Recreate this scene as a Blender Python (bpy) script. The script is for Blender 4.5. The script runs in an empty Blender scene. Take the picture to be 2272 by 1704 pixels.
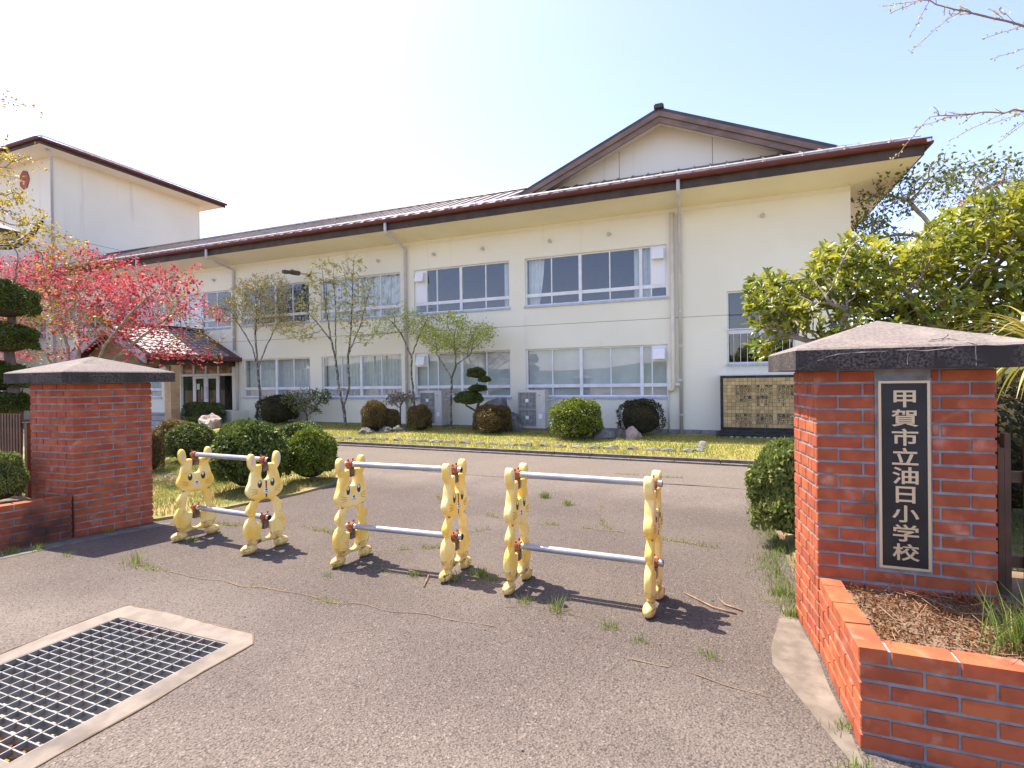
import bpy, bmesh, math, random
import numpy as np
from mathutils import Vector, Matrix, noise as mnoise
R = math.radians
rng = np.random.default_rng(7); random.seed(7)
SC = bpy.context.scene
COL = SC.collection

# ---------------------------------------------------------------- camera
CAM_H = 1.54
FPX, YAW, PITCH, ROLL = 1144.615, R(21.398), R(-0.249), R(-0.722)      # focal length in pixels of a 2272 px wide frame
c_f = np.array([-math.sin(YAW)*math.cos(PITCH), math.cos(YAW)*math.cos(PITCH), math.sin(PITCH)])
_r0 = np.array([math.cos(YAW), math.sin(YAW), 0.0]); _u0 = np.cross(_r0, c_f)
c_r = math.cos(ROLL)*_r0 + math.sin(ROLL)*_u0
c_u = -math.sin(ROLL)*_r0 + math.cos(ROLL)*_u0
cam = bpy.data.cameras.new('camera'); cam.sensor_width = 36; cam.lens = FPX/2272*36
cam.clip_start = 0.05; cam.clip_end = 2000
camo = bpy.data.objects.new('camera', cam); COL.objects.link(camo)
camo.matrix_world = Matrix(((c_r[0], c_u[0], -c_f[0], 0), (c_r[1], c_u[1], -c_f[1], 0), (c_r[2], c_u[2], -c_f[2], CAM_H), (0, 0, 0, 1)))
SC.camera = camo

# ---------------------------------------------------------------- sky, sun, exposure
SUN = Vector((-0.48, 0.12, 1.0)).normalized()                            # towards the sun
w = bpy.data.worlds.new('World'); SC.world = w; w.use_nodes = True
sky = w.node_tree.nodes.new('ShaderNodeTexSky'); sky.sky_type = 'NISHITA'; sky.sun_disc = False
sky.sun_elevation = math.asin(SUN.z); sky.sun_rotation = math.atan2(SUN.x, SUN.y)
sky.air_density = 1.0; sky.dust_density = 1.3; sky.ozone_density = 1.5; sky.altitude = 150
bg = w.node_tree.nodes['Background']; bg.inputs[1].default_value = 0.15
tint = w.node_tree.nodes.new('ShaderNodeMix'); tint.data_type = 'RGBA'; tint.blend_type = 'MULTIPLY'; tint.inputs[0].default_value = 1.0; tint.inputs[7].default_value = (1.09, 0.94, 1.0, 1)   # the photo's cool white balance, over the whole sky
w.node_tree.links.new(sky.outputs[0], tint.inputs[6]); w.node_tree.links.new(tint.outputs[2], bg.inputs[0])
sl = bpy.data.lights.new('sun', 'SUN'); sl.energy = 4.6; sl.angle = R(0.53); sl.color = (1.0, 0.90, 0.76)
so = bpy.data.objects.new('sun', sl); COL.objects.link(so)
so.rotation_euler = SUN.to_track_quat('Z', 'Y').to_euler(); so.location = (-20, 10, 30)
SC.view_settings.view_transform = 'Standard'; SC.view_settings.look = 'None'
SC.view_settings.exposure = 1.40; SC.view_settings.gamma = 1.0
SC.cycles.max_bounces = 8; SC.cycles.transparent_max_bounces = 12
SC.cycles.use_denoising = True

def ray(u, v): return c_f + c_r*(u-1136)/FPX - c_u*(v-852)/FPX
def at(u, v, Y):                                                         # measured photo position -> point of the upright plane y = Y
    d = ray(u, v); t = Y/d[1]; return Vector((t*d[0], Y, CAM_H + t*d[2]))

# ---------------------------------------------------------------- materials
def mk(name, c1, c2=None, scale=4.0, rough=0.8, bump=0.0, bscale=40.0, metal=0.0, objvar=0.0, attr=False,
       spec=0.4, lo=0.35, hi=0.65, detail=4, stretch=(1, 1, 1), c3=None, s3=1.0, lo3=0.55, hi3=0.75, trans=0.0, stretch3=(1, 1, 1), bdist=0.01):
    m = bpy.data.materials.new(name); m.use_nodes = True
    nt = m.node_tree; N = nt.nodes; L = nt.links
    b = N['Principled BSDF']; b.inputs['Roughness'].default_value = rough; b.inputs['Metallic'].default_value = metal
    b.inputs['Specular IOR Level'].default_value = spec
    geo = N.new('ShaderNodeNewGeometry')
    def noise(sc, st=(1, 1, 1), det=detail):
        mp = N.new('ShaderNodeMapping'); mp.inputs['Scale'].default_value = st; L.new(geo.outputs['Position'], mp.inputs[0])
        n = N.new('ShaderNodeTexNoise'); n.inputs['Scale'].default_value = sc; n.inputs['Detail'].default_value = det
        L.new(mp.outputs[0], n.inputs[0]); return n.outputs['Fac']
    def ramp(src, a, bb):
        r = N.new('ShaderNodeMapRange'); r.inputs['From Min'].default_value = a; r.inputs['From Max'].default_value = bb
        r.interpolation_type = 'SMOOTHSTEP'; L.new(src, r.inputs[0]); return r.outputs[0]
    def mix(f, a, bb):
        x = N.new('ShaderNodeMix'); x.data_type = 'RGBA'; L.new(f, x.inputs[0])
        for s, i in ((a, 6), (bb, 7)):
            if isinstance(s, tuple): x.inputs[i].default_value = (*s, 1)
            else: L.new(s, x.inputs[i])
        return x.outputs[2]
    col = None
    if c2 is not None:
        if attr:
            at_ = N.new('ShaderNodeAttribute'); at_.attribute_name = 'v'; col = mix(at_.outputs['Fac'], c1, c2)
        else: col = mix(ramp(noise(scale, stretch), lo, hi), c1, c2)
    if c3 is not None: col = mix(ramp(noise(s3, stretch3), lo3, hi3), col if col is not None else c1, c3)
    if objvar:
        oi = N.new('ShaderNodeObjectInfo'); h = N.new('ShaderNodeHueSaturation')
        mr = N.new('ShaderNodeMapRange'); mr.inputs[3].default_value = 1-objvar; mr.inputs[4].default_value = 1+objvar
        L.new(oi.outputs['Random'], mr.inputs[0]); L.new(mr.outputs[0], h.inputs['Value'])
        mr2 = N.new('ShaderNodeMapRange'); mr2.inputs[3].default_value = 0.5-objvar*0.035; mr2.inputs[4].default_value = 0.5+objvar*0.035
        mth = N.new('ShaderNodeMath'); mth.operation = 'MULTIPLY'; mth.inputs[1].default_value = 7.31; L.new(oi.outputs['Random'], mth.inputs[0])
        fr = N.new('ShaderNodeMath'); fr.operation = 'FRACT'; L.new(mth.outputs[0], fr.inputs[0]); L.new(fr.outputs[0], mr2.inputs[0]); L.new(mr2.outputs[0], h.inputs['Hue'])
        if col is None: h.inputs['Color'].default_value = (*c1, 1)
        else: L.new(col, h.inputs['Color'])
        col = h.outputs[0]
    if col is None: b.inputs['Base Color'].default_value = (*c1, 1)
    else: L.new(col, b.inputs['Base Color'])
    if bump:
        bp = N.new('ShaderNodeBump'); bp.inputs['Strength'].default_value = bump; bp.inputs['Distance'].default_value = bdist
        L.new(noise(bscale, (1, 1, 1), 3), bp.inputs['Height']); L.new(bp.outputs[0], b.inputs['Normal'])
    if trans:
        tr = N.new('ShaderNodeBsdfTranslucent'); ms = N.new('ShaderNodeMixShader'); ms.inputs[0].default_value = trans
        if col is None: tr.inputs[0].default_value = (*c1, 1)
        else: L.new(col, tr.inputs[0])
        L.new(b.outputs[0], ms.inputs[1]); L.new(tr.outputs[0], ms.inputs[2]); L.new(ms.outputs[0], N['Material Output'].inputs[0])
    return m

def mat_asphalt(name, base, light, patch, fine=150.0):
    m = mk(name, base, light, scale=fine, rough=0.92, lo=0.36, hi=0.64, detail=3, c3=patch, s3=0.7, lo3=0.40, hi3=0.75, spec=0.25)
    nt = m.node_tree; N = nt.nodes; L = nt.links; b = N['Principled BSDF']
    geo = [n for n in N if n.type == 'NEW_GEOMETRY'][0]
    v = N.new('ShaderNodeTexVoronoi'); v.inputs['Scale'].default_value = 85; L.new(geo.outputs['Position'], v.inputs['Vector'])
    # single pale stones in the binder
    src = b.inputs['Base Color'].links[0].from_socket
    r = N.new('ShaderNodeMapRange'); r.inputs[1].default_value = 0.86; r.inputs[2].default_value = 1.0
    sep = N.new('ShaderNodeSeparateColor'); L.new(v.outputs['Color'], sep.inputs[0]); L.new(sep.outputs[0], r.inputs[0])
    mx = N.new('ShaderNodeMix'); mx.data_type = 'RGBA'; L.new(r.outputs[0], mx.inputs[0]); L.new(src, mx.inputs[6]); mx.inputs[7].default_value = (*[min(1, 1.28*x) for x in light], 1)
    L.new(mx.outputs[2], b.inputs['Base Color'])
    # shade in the pits and crevices between the stones, put into the colour
    v2 = N.new('ShaderNodeTexVoronoi'); v2.inputs['Scale'].default_value = 105; L.new(geo.outputs['Position'], v2.inputs['Vector'])
    r2 = N.new('ShaderNodeMapRange'); r2.inputs[1].default_value = 0.52; r2.inputs[2].default_value = 0.80; r2.inputs[4].default_value = 0.65; L.new(v2.outputs['Distance'], r2.inputs[0])
    mx2 = N.new('ShaderNodeMix'); mx2.data_type = 'RGBA'; L.new(r2.outputs[0], mx2.inputs[0]); L.new(mx.outputs[2], mx2.inputs[6]); mx2.inputs[7].default_value = (*[0.42*x for x in base], 1); L.new(mx2.outputs[2], b.inputs['Base Color'])
    bp = N.new('ShaderNodeBump'); bp.inputs['Strength'].default_value = 0.8; bp.inputs['Distance'].default_value = 0.008
    L.new(v.outputs['Distance'], bp.inputs['Height']); L.new(bp.outputs[0], b.inputs['Normal'])
    return m

def add_blend(m, y0, y1, colr):                                           # the old surface wears paler toward the inner road
    nt = m.node_tree; N = nt.nodes; L = nt.links; b = N['Principled BSDF']; src = b.inputs['Base Color'].links[0].from_socket
    geo = [n for n in N if n.type == 'NEW_GEOMETRY'][0]
    nz = N.new('ShaderNodeTexNoise'); nz.inputs['Scale'].default_value = 0.9; nz.inputs['Detail'].default_value = 6; L.new(geo.outputs['Position'], nz.inputs[0])
    sp = N.new('ShaderNodeSeparateXYZ'); L.new(geo.outputs['Position'], sp.inputs[0])
    s = N.new('ShaderNodeMath'); s.operation = 'MULTIPLY_ADD'; L.new(nz.outputs['Fac'], s.inputs[0]); s.inputs[1].default_value = 3.0; L.new(sp.outputs[1], s.inputs[2])
    r = N.new('ShaderNodeMapRange'); r.inputs[1].default_value = y0+1.5; r.inputs[2].default_value = y1+1.5; r.interpolation_type = 'SMOOTHSTEP'; L.new(s.outputs[0], r.inputs[0])
    h = N.new('ShaderNodeMix'); h.data_type = 'RGBA'; h.blend_type = 'MULTIPLY'; h.inputs[0].default_value = 1.0; L.new(src, h.inputs[6]); h.inputs[7].default_value = (*colr, 1)
    x = N.new('ShaderNodeMix'); x.data_type = 'RGBA'; L.new(r.outputs[0], x.inputs[0]); L.new(src, x.inputs[6]); L.new(h.outputs[2], x.inputs[7]); L.new(x.outputs[2], b.inputs['Base Color'])
def mat_glass(name, tint=(0.90, 0.93, 0.95), refl=2.0):
    m = bpy.data.materials.new(name); m.use_nodes = True; nt = m.node_tree; N = nt.nodes; L = nt.links
    N.remove(N['Principled BSDF'])
    t = N.new('ShaderNodeBsdfTransparent'); t.inputs[0].default_value = (*tint, 1)
    g = N.new('ShaderNodeBsdfGlossy'); g.inputs['Roughness'].default_value = 0.015; g.inputs['Color'].default_value = (0.95, 0.97, 1, 1)
    f = N.new('ShaderNodeFresnel'); f.inputs['IOR'].default_value = refl
    s = N.new('ShaderNodeMixShader'); ge = N.new('ShaderNodeNewGeometry'); iv = N.new('ShaderNodeMath'); iv.operation = 'SUBTRACT'; iv.inputs[0].default_value = 1.0; L.new(ge.outputs['Backfacing'], iv.inputs[1])
    mu = N.new('ShaderNodeMath'); mu.operation = 'MULTIPLY'; L.new(f.outputs[0], mu.inputs[0]); L.new(iv.outputs[0], mu.inputs[1])
    L.new(mu.outputs[0], s.inputs[0]); L.new(t.outputs[0], s.inputs[1]); L.new(g.outputs[0], s.inputs[2])
    L.new(s.outputs[0], N['Material Output'].inputs[0]); return m

M = {}
M['cream'] = mk('cream_wall_paint', (0.84, 0.805, 0.665), (0.80, 0.76, 0.62), scale=0.5, rough=0.9, bump=0.25, bscale=55, c3=(0.64, 0.585, 0.50), s3=1.1, lo3=0.58, hi3=0.92, stretch3=(2.2, 2.2, 0.16), bdist=0.004)
M['soffit'] = mk('cream_soffit_paint', (0.88, 0.82, 0.68), (0.83, 0.76, 0.61), scale=0.7, rough=0.9)
M['white'] = mk('white_aluminium', (0.80, 0.81, 0.83), (0.70, 0.71, 0.74), scale=3, rough=0.45)
M['panel'] = mk('white_panel', (0.82, 0.82, 0.84), rough=0.5)
M['sill'] = mk('grey_blue_sill', (0.50, 0.53, 0.60), (0.42, 0.45, 0.50), scale=6, rough=0.5)
M['glass'] = mat_glass('window_glass')
M['doorglass'] = mat_glass('door_glass', (0.55, 0.58, 0.55), 1.6)
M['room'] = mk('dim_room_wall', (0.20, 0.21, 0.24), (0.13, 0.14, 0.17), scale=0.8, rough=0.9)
M['curtain'] = mk('white_curtain', (0.78, 0.77, 0.70), (0.70, 0.69, 0.62), scale=5, rough=0.95)
M['blind'] = mk('grey_blind', (0.70, 0.69, 0.62), (0.62, 0.61, 0.55), scale=1.6, rough=0.95)
M['gutter'] = mk('maroon_gutter', (0.13, 0.030, 0.026), (0.20, 0.065, 0.055), scale=7, rough=0.45, lo=0.5, hi=0.8, stretch=(0.6, 1, 3))
M['fascia'] = mk('dark_brown_fascia', (0.055, 0.040, 0.034), (0.085, 0.06, 0.05), scale=3, rough=0.7)
M['barge'] = mk('brown_barge_board', (0.24, 0.16, 0.115), (0.17, 0.115, 0.085), scale=4, rough=0.6, stretch=(0.5, 1, 1))
M['roof'] = mk('brown_metal_roof', (0.17, 0.135, 0.125), (0.24, 0.20, 0.185), scale=1.3, rough=0.42, metal=0.0, spec=0.6)
M['roofdark'] = mk('dark_metal_flashing', (0.05, 0.045, 0.055), (0.075, 0.07, 0.08), scale=3, rough=0.45)
M['rail'] = mk('pale_snow_rail', (0.62, 0.60, 0.58), (0.45, 0.42, 0.40), scale=9, rough=0.5)
M['pipe'] = mk('pale_downpipe', (0.60, 0.58, 0.56), (0.50, 0.48, 0.49), scale=4, rough=0.5, stretch=(1, 1, 0.3))
M['creampipe'] = mk('cream_pipe', (0.74, 0.68, 0.54), (0.66, 0.60, 0.47), scale=3, rough=0.55)
M['vent'] = mk('vent_cap', (0.55, 0.54, 0.52), rough=0.6)
M['brick'] = mk('red_brick', (0.41, 0.100, 0.037), (0.30, 0.068, 0.028), scale=9, rough=0.85, bump=0.45, bscale=160, objvar=0.12, c3=(0.50, 0.21, 0.135), s3=8, lo3=0.57, hi3=0.80, bdist=0.003)
def add_stain(m, pt, rad, colr):                                            # a dark algae stain at one place on the wall
    nt = m.node_tree; N = nt.nodes; L = nt.links; b = N['Principled BSDF']; src = b.inputs['Base Color'].links[0].from_socket
    geo = [n for n in N if n.type == 'NEW_GEOMETRY'][0]
    nz = N.new('ShaderNodeTexNoise'); nz.inputs['Scale'].default_value = 6; L.new(geo.outputs['Position'], nz.inputs[0])
    d = N.new('ShaderNodeVectorMath'); d.operation = 'DISTANCE'; L.new(geo.outputs['Position'], d.inputs[0]); d.inputs[1].default_value = pt
    s = N.new('ShaderNodeMath'); s.operation = 'MULTIPLY_ADD'; L.new(nz.outputs['Fac'], s.inputs[0]); s.inputs[1].default_value = 0.5; L.new(d.outputs['Value'], s.inputs[2])
    r = N.new('ShaderNodeMapRange'); r.inputs[1].default_value = rad+0.42; r.inputs[2].default_value = rad*0.35+0.15; r.inputs[4].default_value = 0.85; r.interpolation_type = 'SMOOTHSTEP'; L.new(s.outputs[0], r.inputs[0])
    x = N.new('ShaderNodeMix'); x.data_type = 'RGBA'; L.new(r.outputs[0], x.inputs[0]); L.new(src, x.inputs[6]); x.inputs[7].default_value = (*colr, 1); L.new(x.outputs[2], b.inputs['Base Color'])
M['mortar'] = mk('grey_mortar', (0.30, 0.30, 0.32), (0.21, 0.21, 0.22), scale=14, rough=0.95, bump=0.6, bscale=200, c3=(0.13, 0.13, 0.12), s3=3, bdist=0.004)
for _m in ('brick', 'mortar'): add_stain(M[_m], (-6.19, 3.05, 0.12), 0.30, (0.022, 0.016, 0.014))
M['captop'] = mk('weathered_concrete', (0.215, 0.182, 0.160), (0.155, 0.130, 0.116), scale=60, rough=0.95, bump=0.7, bscale=220, c3=(0.28, 0.24, 0.21), s3=3.5, lo3=0.5, hi3=0.75, bdist=0.004)
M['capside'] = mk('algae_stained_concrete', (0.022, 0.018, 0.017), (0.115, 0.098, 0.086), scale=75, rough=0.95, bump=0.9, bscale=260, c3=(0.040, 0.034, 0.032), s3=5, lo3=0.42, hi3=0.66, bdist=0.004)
M['crackline'] = mk('pale_mortar_repair', (0.36, 0.32, 0.285), (0.24, 0.21, 0.19), scale=30, rough=0.95)
M['gold'] = mk('brushed_brass', (0.66, 0.54, 0.38), (0.60, 0.47, 0.31), scale=3, rough=0.4, metal=0.5, stretch=(1, 1, 0.4))
M['black'] = mk('black_plate', (0.012, 0.012, 0.013), (0.02, 0.02, 0.022), scale=8, rough=0.42)
M['yellow'] = mk('faded_yellow_plastic', (0.88, 0.57, 0.10), (0.91, 0.72, 0.30), scale=5, rough=0.32, c3=(0.42, 0.20, 0.04), s3=11, lo3=0.64, hi3=0.82, spec=0.4)
M['grime'] = mk('grimy_yellow_plastic', (0.62, 0.40, 0.11), (0.80, 0.60, 0.24), scale=16, rough=0.5, c3=(0.13, 0.075, 0.02), s3=20, lo3=0.56, hi3=0.72)
M['eye'] = mk('dark_eye_paint', (0.045, 0.035, 0.035), rough=0.4)
M['eyewhite'] = mk('pale_eye_paint', (0.75, 0.72, 0.66), rough=0.5)
M['earpaint'] = mk('grey_ear_paint', (0.55, 0.53, 0.52), rough=0.6)
M['whisker'] = mk('brown_line', (0.45, 0.25, 0.06), rough=0.6)
M['galv'] = mk('galvanised_pipe', (0.40, 0.405, 0.42), (0.31, 0.315, 0.33), scale=14, rough=0.40, metal=0.55, stretch=(0.4, 1, 1))
M['rust'] = mk('rusty_clamp', (0.17, 0.045, 0.018), (0.28, 0.095, 0.035), scale=40, rough=0.9)
M['bracket'] = mk('dull_steel_bracket', (0.22, 0.17, 0.12), (0.14, 0.09, 0.06), scale=30, rough=0.7, metal=0.3)
M['asphalt'] = mat_asphalt('worn_pinkish_asphalt', (0.074, 0.060, 0.051), (0.127, 0.104, 0.090), (0.134, 0.111, 0.094))
M['asphalt_street'] = mat_asphalt('worn_street_asphalt', (0.077, 0.063, 0.054), (0.132, 0.109, 0.094), (0.136, 0.114, 0.097))
M['moss'] = mk('yellow_moss', (0.17, 0.155, 0.045), (0.27, 0.22, 0.10), attr=True, rough=0.95)
M['asphalt_inner'] = mat_asphalt('pale_grey_asphalt', (0.118, 0.099, 0.082), (0.180, 0.154, 0.128), (0.168, 0.144, 0.119))
add_blend(M['asphalt'], 5.6, 8.2, (1.55, 1.58, 1.58)); add_blend(M['asphalt_street'], 2.9, 1.3, (1.38, 1.38, 1.36))
M['concrete'] = mk('pale_concrete', (0.225, 0.190, 0.155), (0.18, 0.152, 0.126), scale=9, rough=0.95, bump=0.6, bscale=180, c3=(0.125, 0.105, 0.09), s3=3.2, bdist=0.003)
M['apron'] = mk('dusty_concrete', (0.175, 0.147, 0.118), (0.125, 0.104, 0.084), scale=11, rough=0.95, bump=0.7, bscale=150, c3=(0.22, 0.185, 0.150), s3=5, bdist=0.004)
M['grate'] = mk('galvanised_grate', (0.27, 0.265, 0.255), (0.21, 0.205, 0.195), scale=22, rough=0.5, metal=0.25)
M['pit'] = mk('pit_concrete', (0.34, 0.32, 0.28), (0.27, 0.25, 0.22), scale=5, rough=0.95)
M['litter'] = mk('orange_leaf_litter', (0.40, 0.20, 0.04), (0.22, 0.10, 0.03), scale=40, rough=0.95, bump=0.8, bscale=90)
M['soil'] = mk('garden_soil', (0.14, 0.095, 0.06), (0.20, 0.14, 0.09), scale=6, rough=1.0, bump=0.6, bscale=30)
M['turf'] = mk('dry_spring_turf', (0.33, 0.28, 0.08), (0.21, 0.22, 0.05), scale=2.6, rough=1.0, bump=0.8, bscale=60, c3=(0.115, 0.145, 0.03), s3=0.9, lo3=0.55, hi3=0.72, bdist=0.02)
M['island'] = mk('mossy_turf', (0.23, 0.21, 0.075), (0.32, 0.235, 0.12), scale=1.5, rough=1.0, bump=0.8, bscale=50, c3=(0.13, 0.155, 0.03), s3=1.6, lo3=0.48, hi3=0.66, bdist=0.02)
M['hill'] = mk('wooded_hill', (0.035, 0.055, 0.018), (0.075, 0.095, 0.03), scale=0.12, rough=1.0, bump=1.0, bscale=0.25, detail=6, bdist=2.0)
M['blade'] = mk('grass_blades', (0.17, 0.225, 0.035), (0.38, 0.33, 0.10), attr=True, rough=0.8, trans=0.35)
M['weed'] = mk('green_weed_blades', (0.12, 0.22, 0.03), (0.27, 0.28, 0.07), attr=True, rough=0.7, trans=0.35)
M['stone'] = mk('grey_garden_stone', (0.12, 0.112, 0.105), (0.20, 0.19, 0.178), scale=5, rough=0.95, bump=0.8, bscale=25, c3=(0.12, 0.115, 0.105), s3=4, bdist=0.02, objvar=0.2)
M['rockpink'] = mk('pinkish_rock', (0.42, 0.33, 0.29), (0.30, 0.235, 0.21), scale=3, rough=0.9, bump=0.8, bscale=14, bdist=0.03)
M['rockdark'] = mk('dark_rock', (0.10, 0.095, 0.095), (0.22, 0.21, 0.20), scale=3, rough=0.85, bump=0.9, bscale=12, bdist=0.03)
M['kerb'] = mk('dark_kerb_concrete', (0.11, 0.095, 0.085), (0.17, 0.15, 0.13), scale=9, rough=0.95, bump=0.6, bscale=70)
def leaf(name, a, b, rough=0.5, trans=0.3, spec=0.4): M[name] = mk(name, a, b, attr=True, rough=rough, trans=trans, spec=spec)
leaf('leaf_bush', (0.045, 0.085, 0.018), (0.19, 0.23, 0.045))
leaf('leaf_pale', (0.09, 0.14, 0.03), (0.34, 0.37, 0.10))
leaf('leaf_lime', (0.075, 0.125, 0.014), (0.26, 0.30, 0.03))
leaf('leaf_brown', (0.11, 0.065, 0.022), (0.21, 0.16, 0.045))
leaf('leaf_dark', (0.030, 0.035, 0.014), (0.085, 0.075, 0.025))
leaf('leaf_glossy', (0.075, 0.135, 0.018), (0.50, 0.49, 0.06), rough=0.3, trans=0.38, spec=0.6)
leaf('leaf_camellia', (0.05, 0.085, 0.020), (0.21, 0.23, 0.05), rough=0.3, spec=0.7)
leaf('leaf_variegated', (0.13, 0.085, 0.05), (0.42, 0.36, 0.28), rough=0.4, spec=0.6)
leaf('leaf_red', (0.52, 0.040, 0.075), (0.66, 0.16, 0.17), trans=0.45)
leaf('leaf_maple_yellow', (0.36, 0.30, 0.035), (0.50, 0.36, 0.06), trans=0.45)
leaf('leaf_yellow', (0.42, 0.34, 0.035), (0.62, 0.45, 0.09), trans=0.45)
leaf('leaf_bud', (0.46, 0.44, 0.09), (0.60, 0.54, 0.19), trans=0.4)
leaf('leaf_tan', (0.46, 0.36, 0.12), (0.56, 0.50, 0.17), trans=0.4)
leaf('leaf_lightgreen', (0.33, 0.42, 0.035), (0.50, 0.52, 0.08), trans=0.4)
leaf('leaf_pine', (0.045, 0.075, 0.010), (0.14, 0.17, 0.018), trans=0.15)
leaf('leaf_far', (0.055, 0.085, 0.016), (0.23, 0.27, 0.045))
leaf('leaf_strap', (0.30, 0.27, 0.03), (0.42, 0.34, 0.13))
leaf('leaf_cover', (0.13, 0.035, 0.018), (0.24, 0.13, 0.045))
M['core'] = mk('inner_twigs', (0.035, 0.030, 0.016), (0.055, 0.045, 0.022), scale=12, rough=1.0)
M['bark'] = mk('grey_brown_bark', (0.20, 0.155, 0.12), (0.12, 0.09, 0.07), scale=14, rough=0.95, bump=0.7, bscale=40, stretch=(1, 1, 0.3))
M['barkpale'] = mk('pale_bark', (0.36, 0.30, 0.25), (0.24, 0.19, 0.155), scale=10, rough=0.95, bump=0.5, bscale=40)
M['barkdark'] = mk('mottled_dark_bark', (0.10, 0.085, 0.07), (0.34, 0.31, 0.27), scale=13, rough=0.95, lo=0.46, hi=0.60, bump=0.6, bscale=50)
M['twigred'] = mk('reddish_twig', (0.25, 0.16, 0.12), (0.16, 0.10, 0.08), scale=10, rough=0.9)
M['twigmauve'] = mk('mauve_twig', (0.24, 0.17, 0.19), (0.30, 0.24, 0.22), scale=8, rough=0.9)
M['fence'] = mk('brown_metal_fence', (0.075, 0.040, 0.024), (0.11, 0.06, 0.035), scale=8, rough=0.5)
M['tile_tan'] = mk('tan_wall_tile', (0.52, 0.34, 0.19), (0.44, 0.28, 0.15), scale=2, rough=0.5, objvar=0.08)
M['tile_mural'] = mk('ochre_glazed_tile', (0.50, 0.37, 0.19), (0.43, 0.30, 0.14), scale=6, rough=0.4, objvar=0.20)
M['ink'] = mk('black_ink', (0.018, 0.016, 0.015), rough=0.5)
M['blackstone'] = mk('black_stained_plinth', (0.022, 0.021, 0.021), (0.045, 0.043, 0.04), scale=6, rough=0.8, c3=(0.20, 0.19, 0.18), s3=9, lo3=0.66, hi3=0.80)
M['tile_grey'] = mk('grey_floor_tile', (0.42, 0.40, 0.39), (0.35, 0.33, 0.32), scale=5, rough=0.7)
M['kawara'] = mk('glazed_roof_tile', (0.20, 0.175, 0.17), (0.27, 0.24, 0.23), scale=7, rough=0.62, spec=0.35, objvar=0.14)
M['maroon'] = mk('maroon_sheet_roof', (0.085, 0.026, 0.024), (0.12, 0.04, 0.035), scale=4, rough=0.45)
M['brownwall'] = mk('brown_gable_board', (0.20, 0.12, 0.055), (0.16, 0.095, 0.045), scale=3, rough=0.8)
M['greyboard'] = mk('grey_barge', (0.30, 0.29, 0.30), (0.24, 0.23, 0.24), scale=4, rough=0.6)
M['acgrey'] = mk('beige_ac_casing', (0.58, 0.56, 0.52), (0.52, 0.50, 0.46), scale=3, rough=0.5)
M['acdark'] = mk('dark_fan_recess', (0.07, 0.07, 0.075), rough=0.7)
M['lamp'] = mk('weathered_lamp_metal', (0.06, 0.055, 0.05), (0.13, 0.11, 0.09), scale=20, rough=0.6)
M['emblem'] = mk('red_brown_emblem', (0.33, 0.085, 0.05), rough=0.6)
M['cable'] = mk('black_cable', (0.02, 0.02, 0.022), rough=0.6)
M['plate'] = mk('brown_name_plate', (0.16, 0.08, 0.05), rough=0.6)
M['letter'] = mk('white_lettering', (0.75, 0.73, 0.68), rough=0.6)
M['poster_red'] = mk('red_sticker', (0.60, 0.05, 0.03), rough=0.5)
M['paper'] = mk('pale_paper', (0.70, 0.75, 0.62), rough=0.7)
M['colourglass'] = mk('painted_glass', (0.10, 0.12, 0.06), (0.36, 0.10, 0.05), scale=5, rough=0.2, c3=(0.30, 0.32, 0.22), s3=8, lo3=0.5, hi3=0.65)
M['wood'] = mk('dry_twig', (0.34, 0.22, 0.14), (0.22, 0.13, 0.08), scale=20, rough=0.9)

# ---------------------------------------------------------------- mesh helpers
WP = {}
def link(o, parent=None, loc=(0, 0, 0)):
    COL.objects.link(o); loc = Vector(loc); WP[o] = loc
    if parent is not None: o.parent = parent; o.location = loc - WP[parent]
    else: o.location = loc
    return o
def tag(o, label, cat, group=None):
    o['label'] = label; o['category'] = cat
    if group: o['group'] = group
    return o
def thing(name, label, cat, loc=(0, 0, 0), group=None):
    o = bpy.data.objects.new(name, None); o.empty_display_size = 0.2
    link(o, None, loc); return tag(o, label, cat, group)

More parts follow.
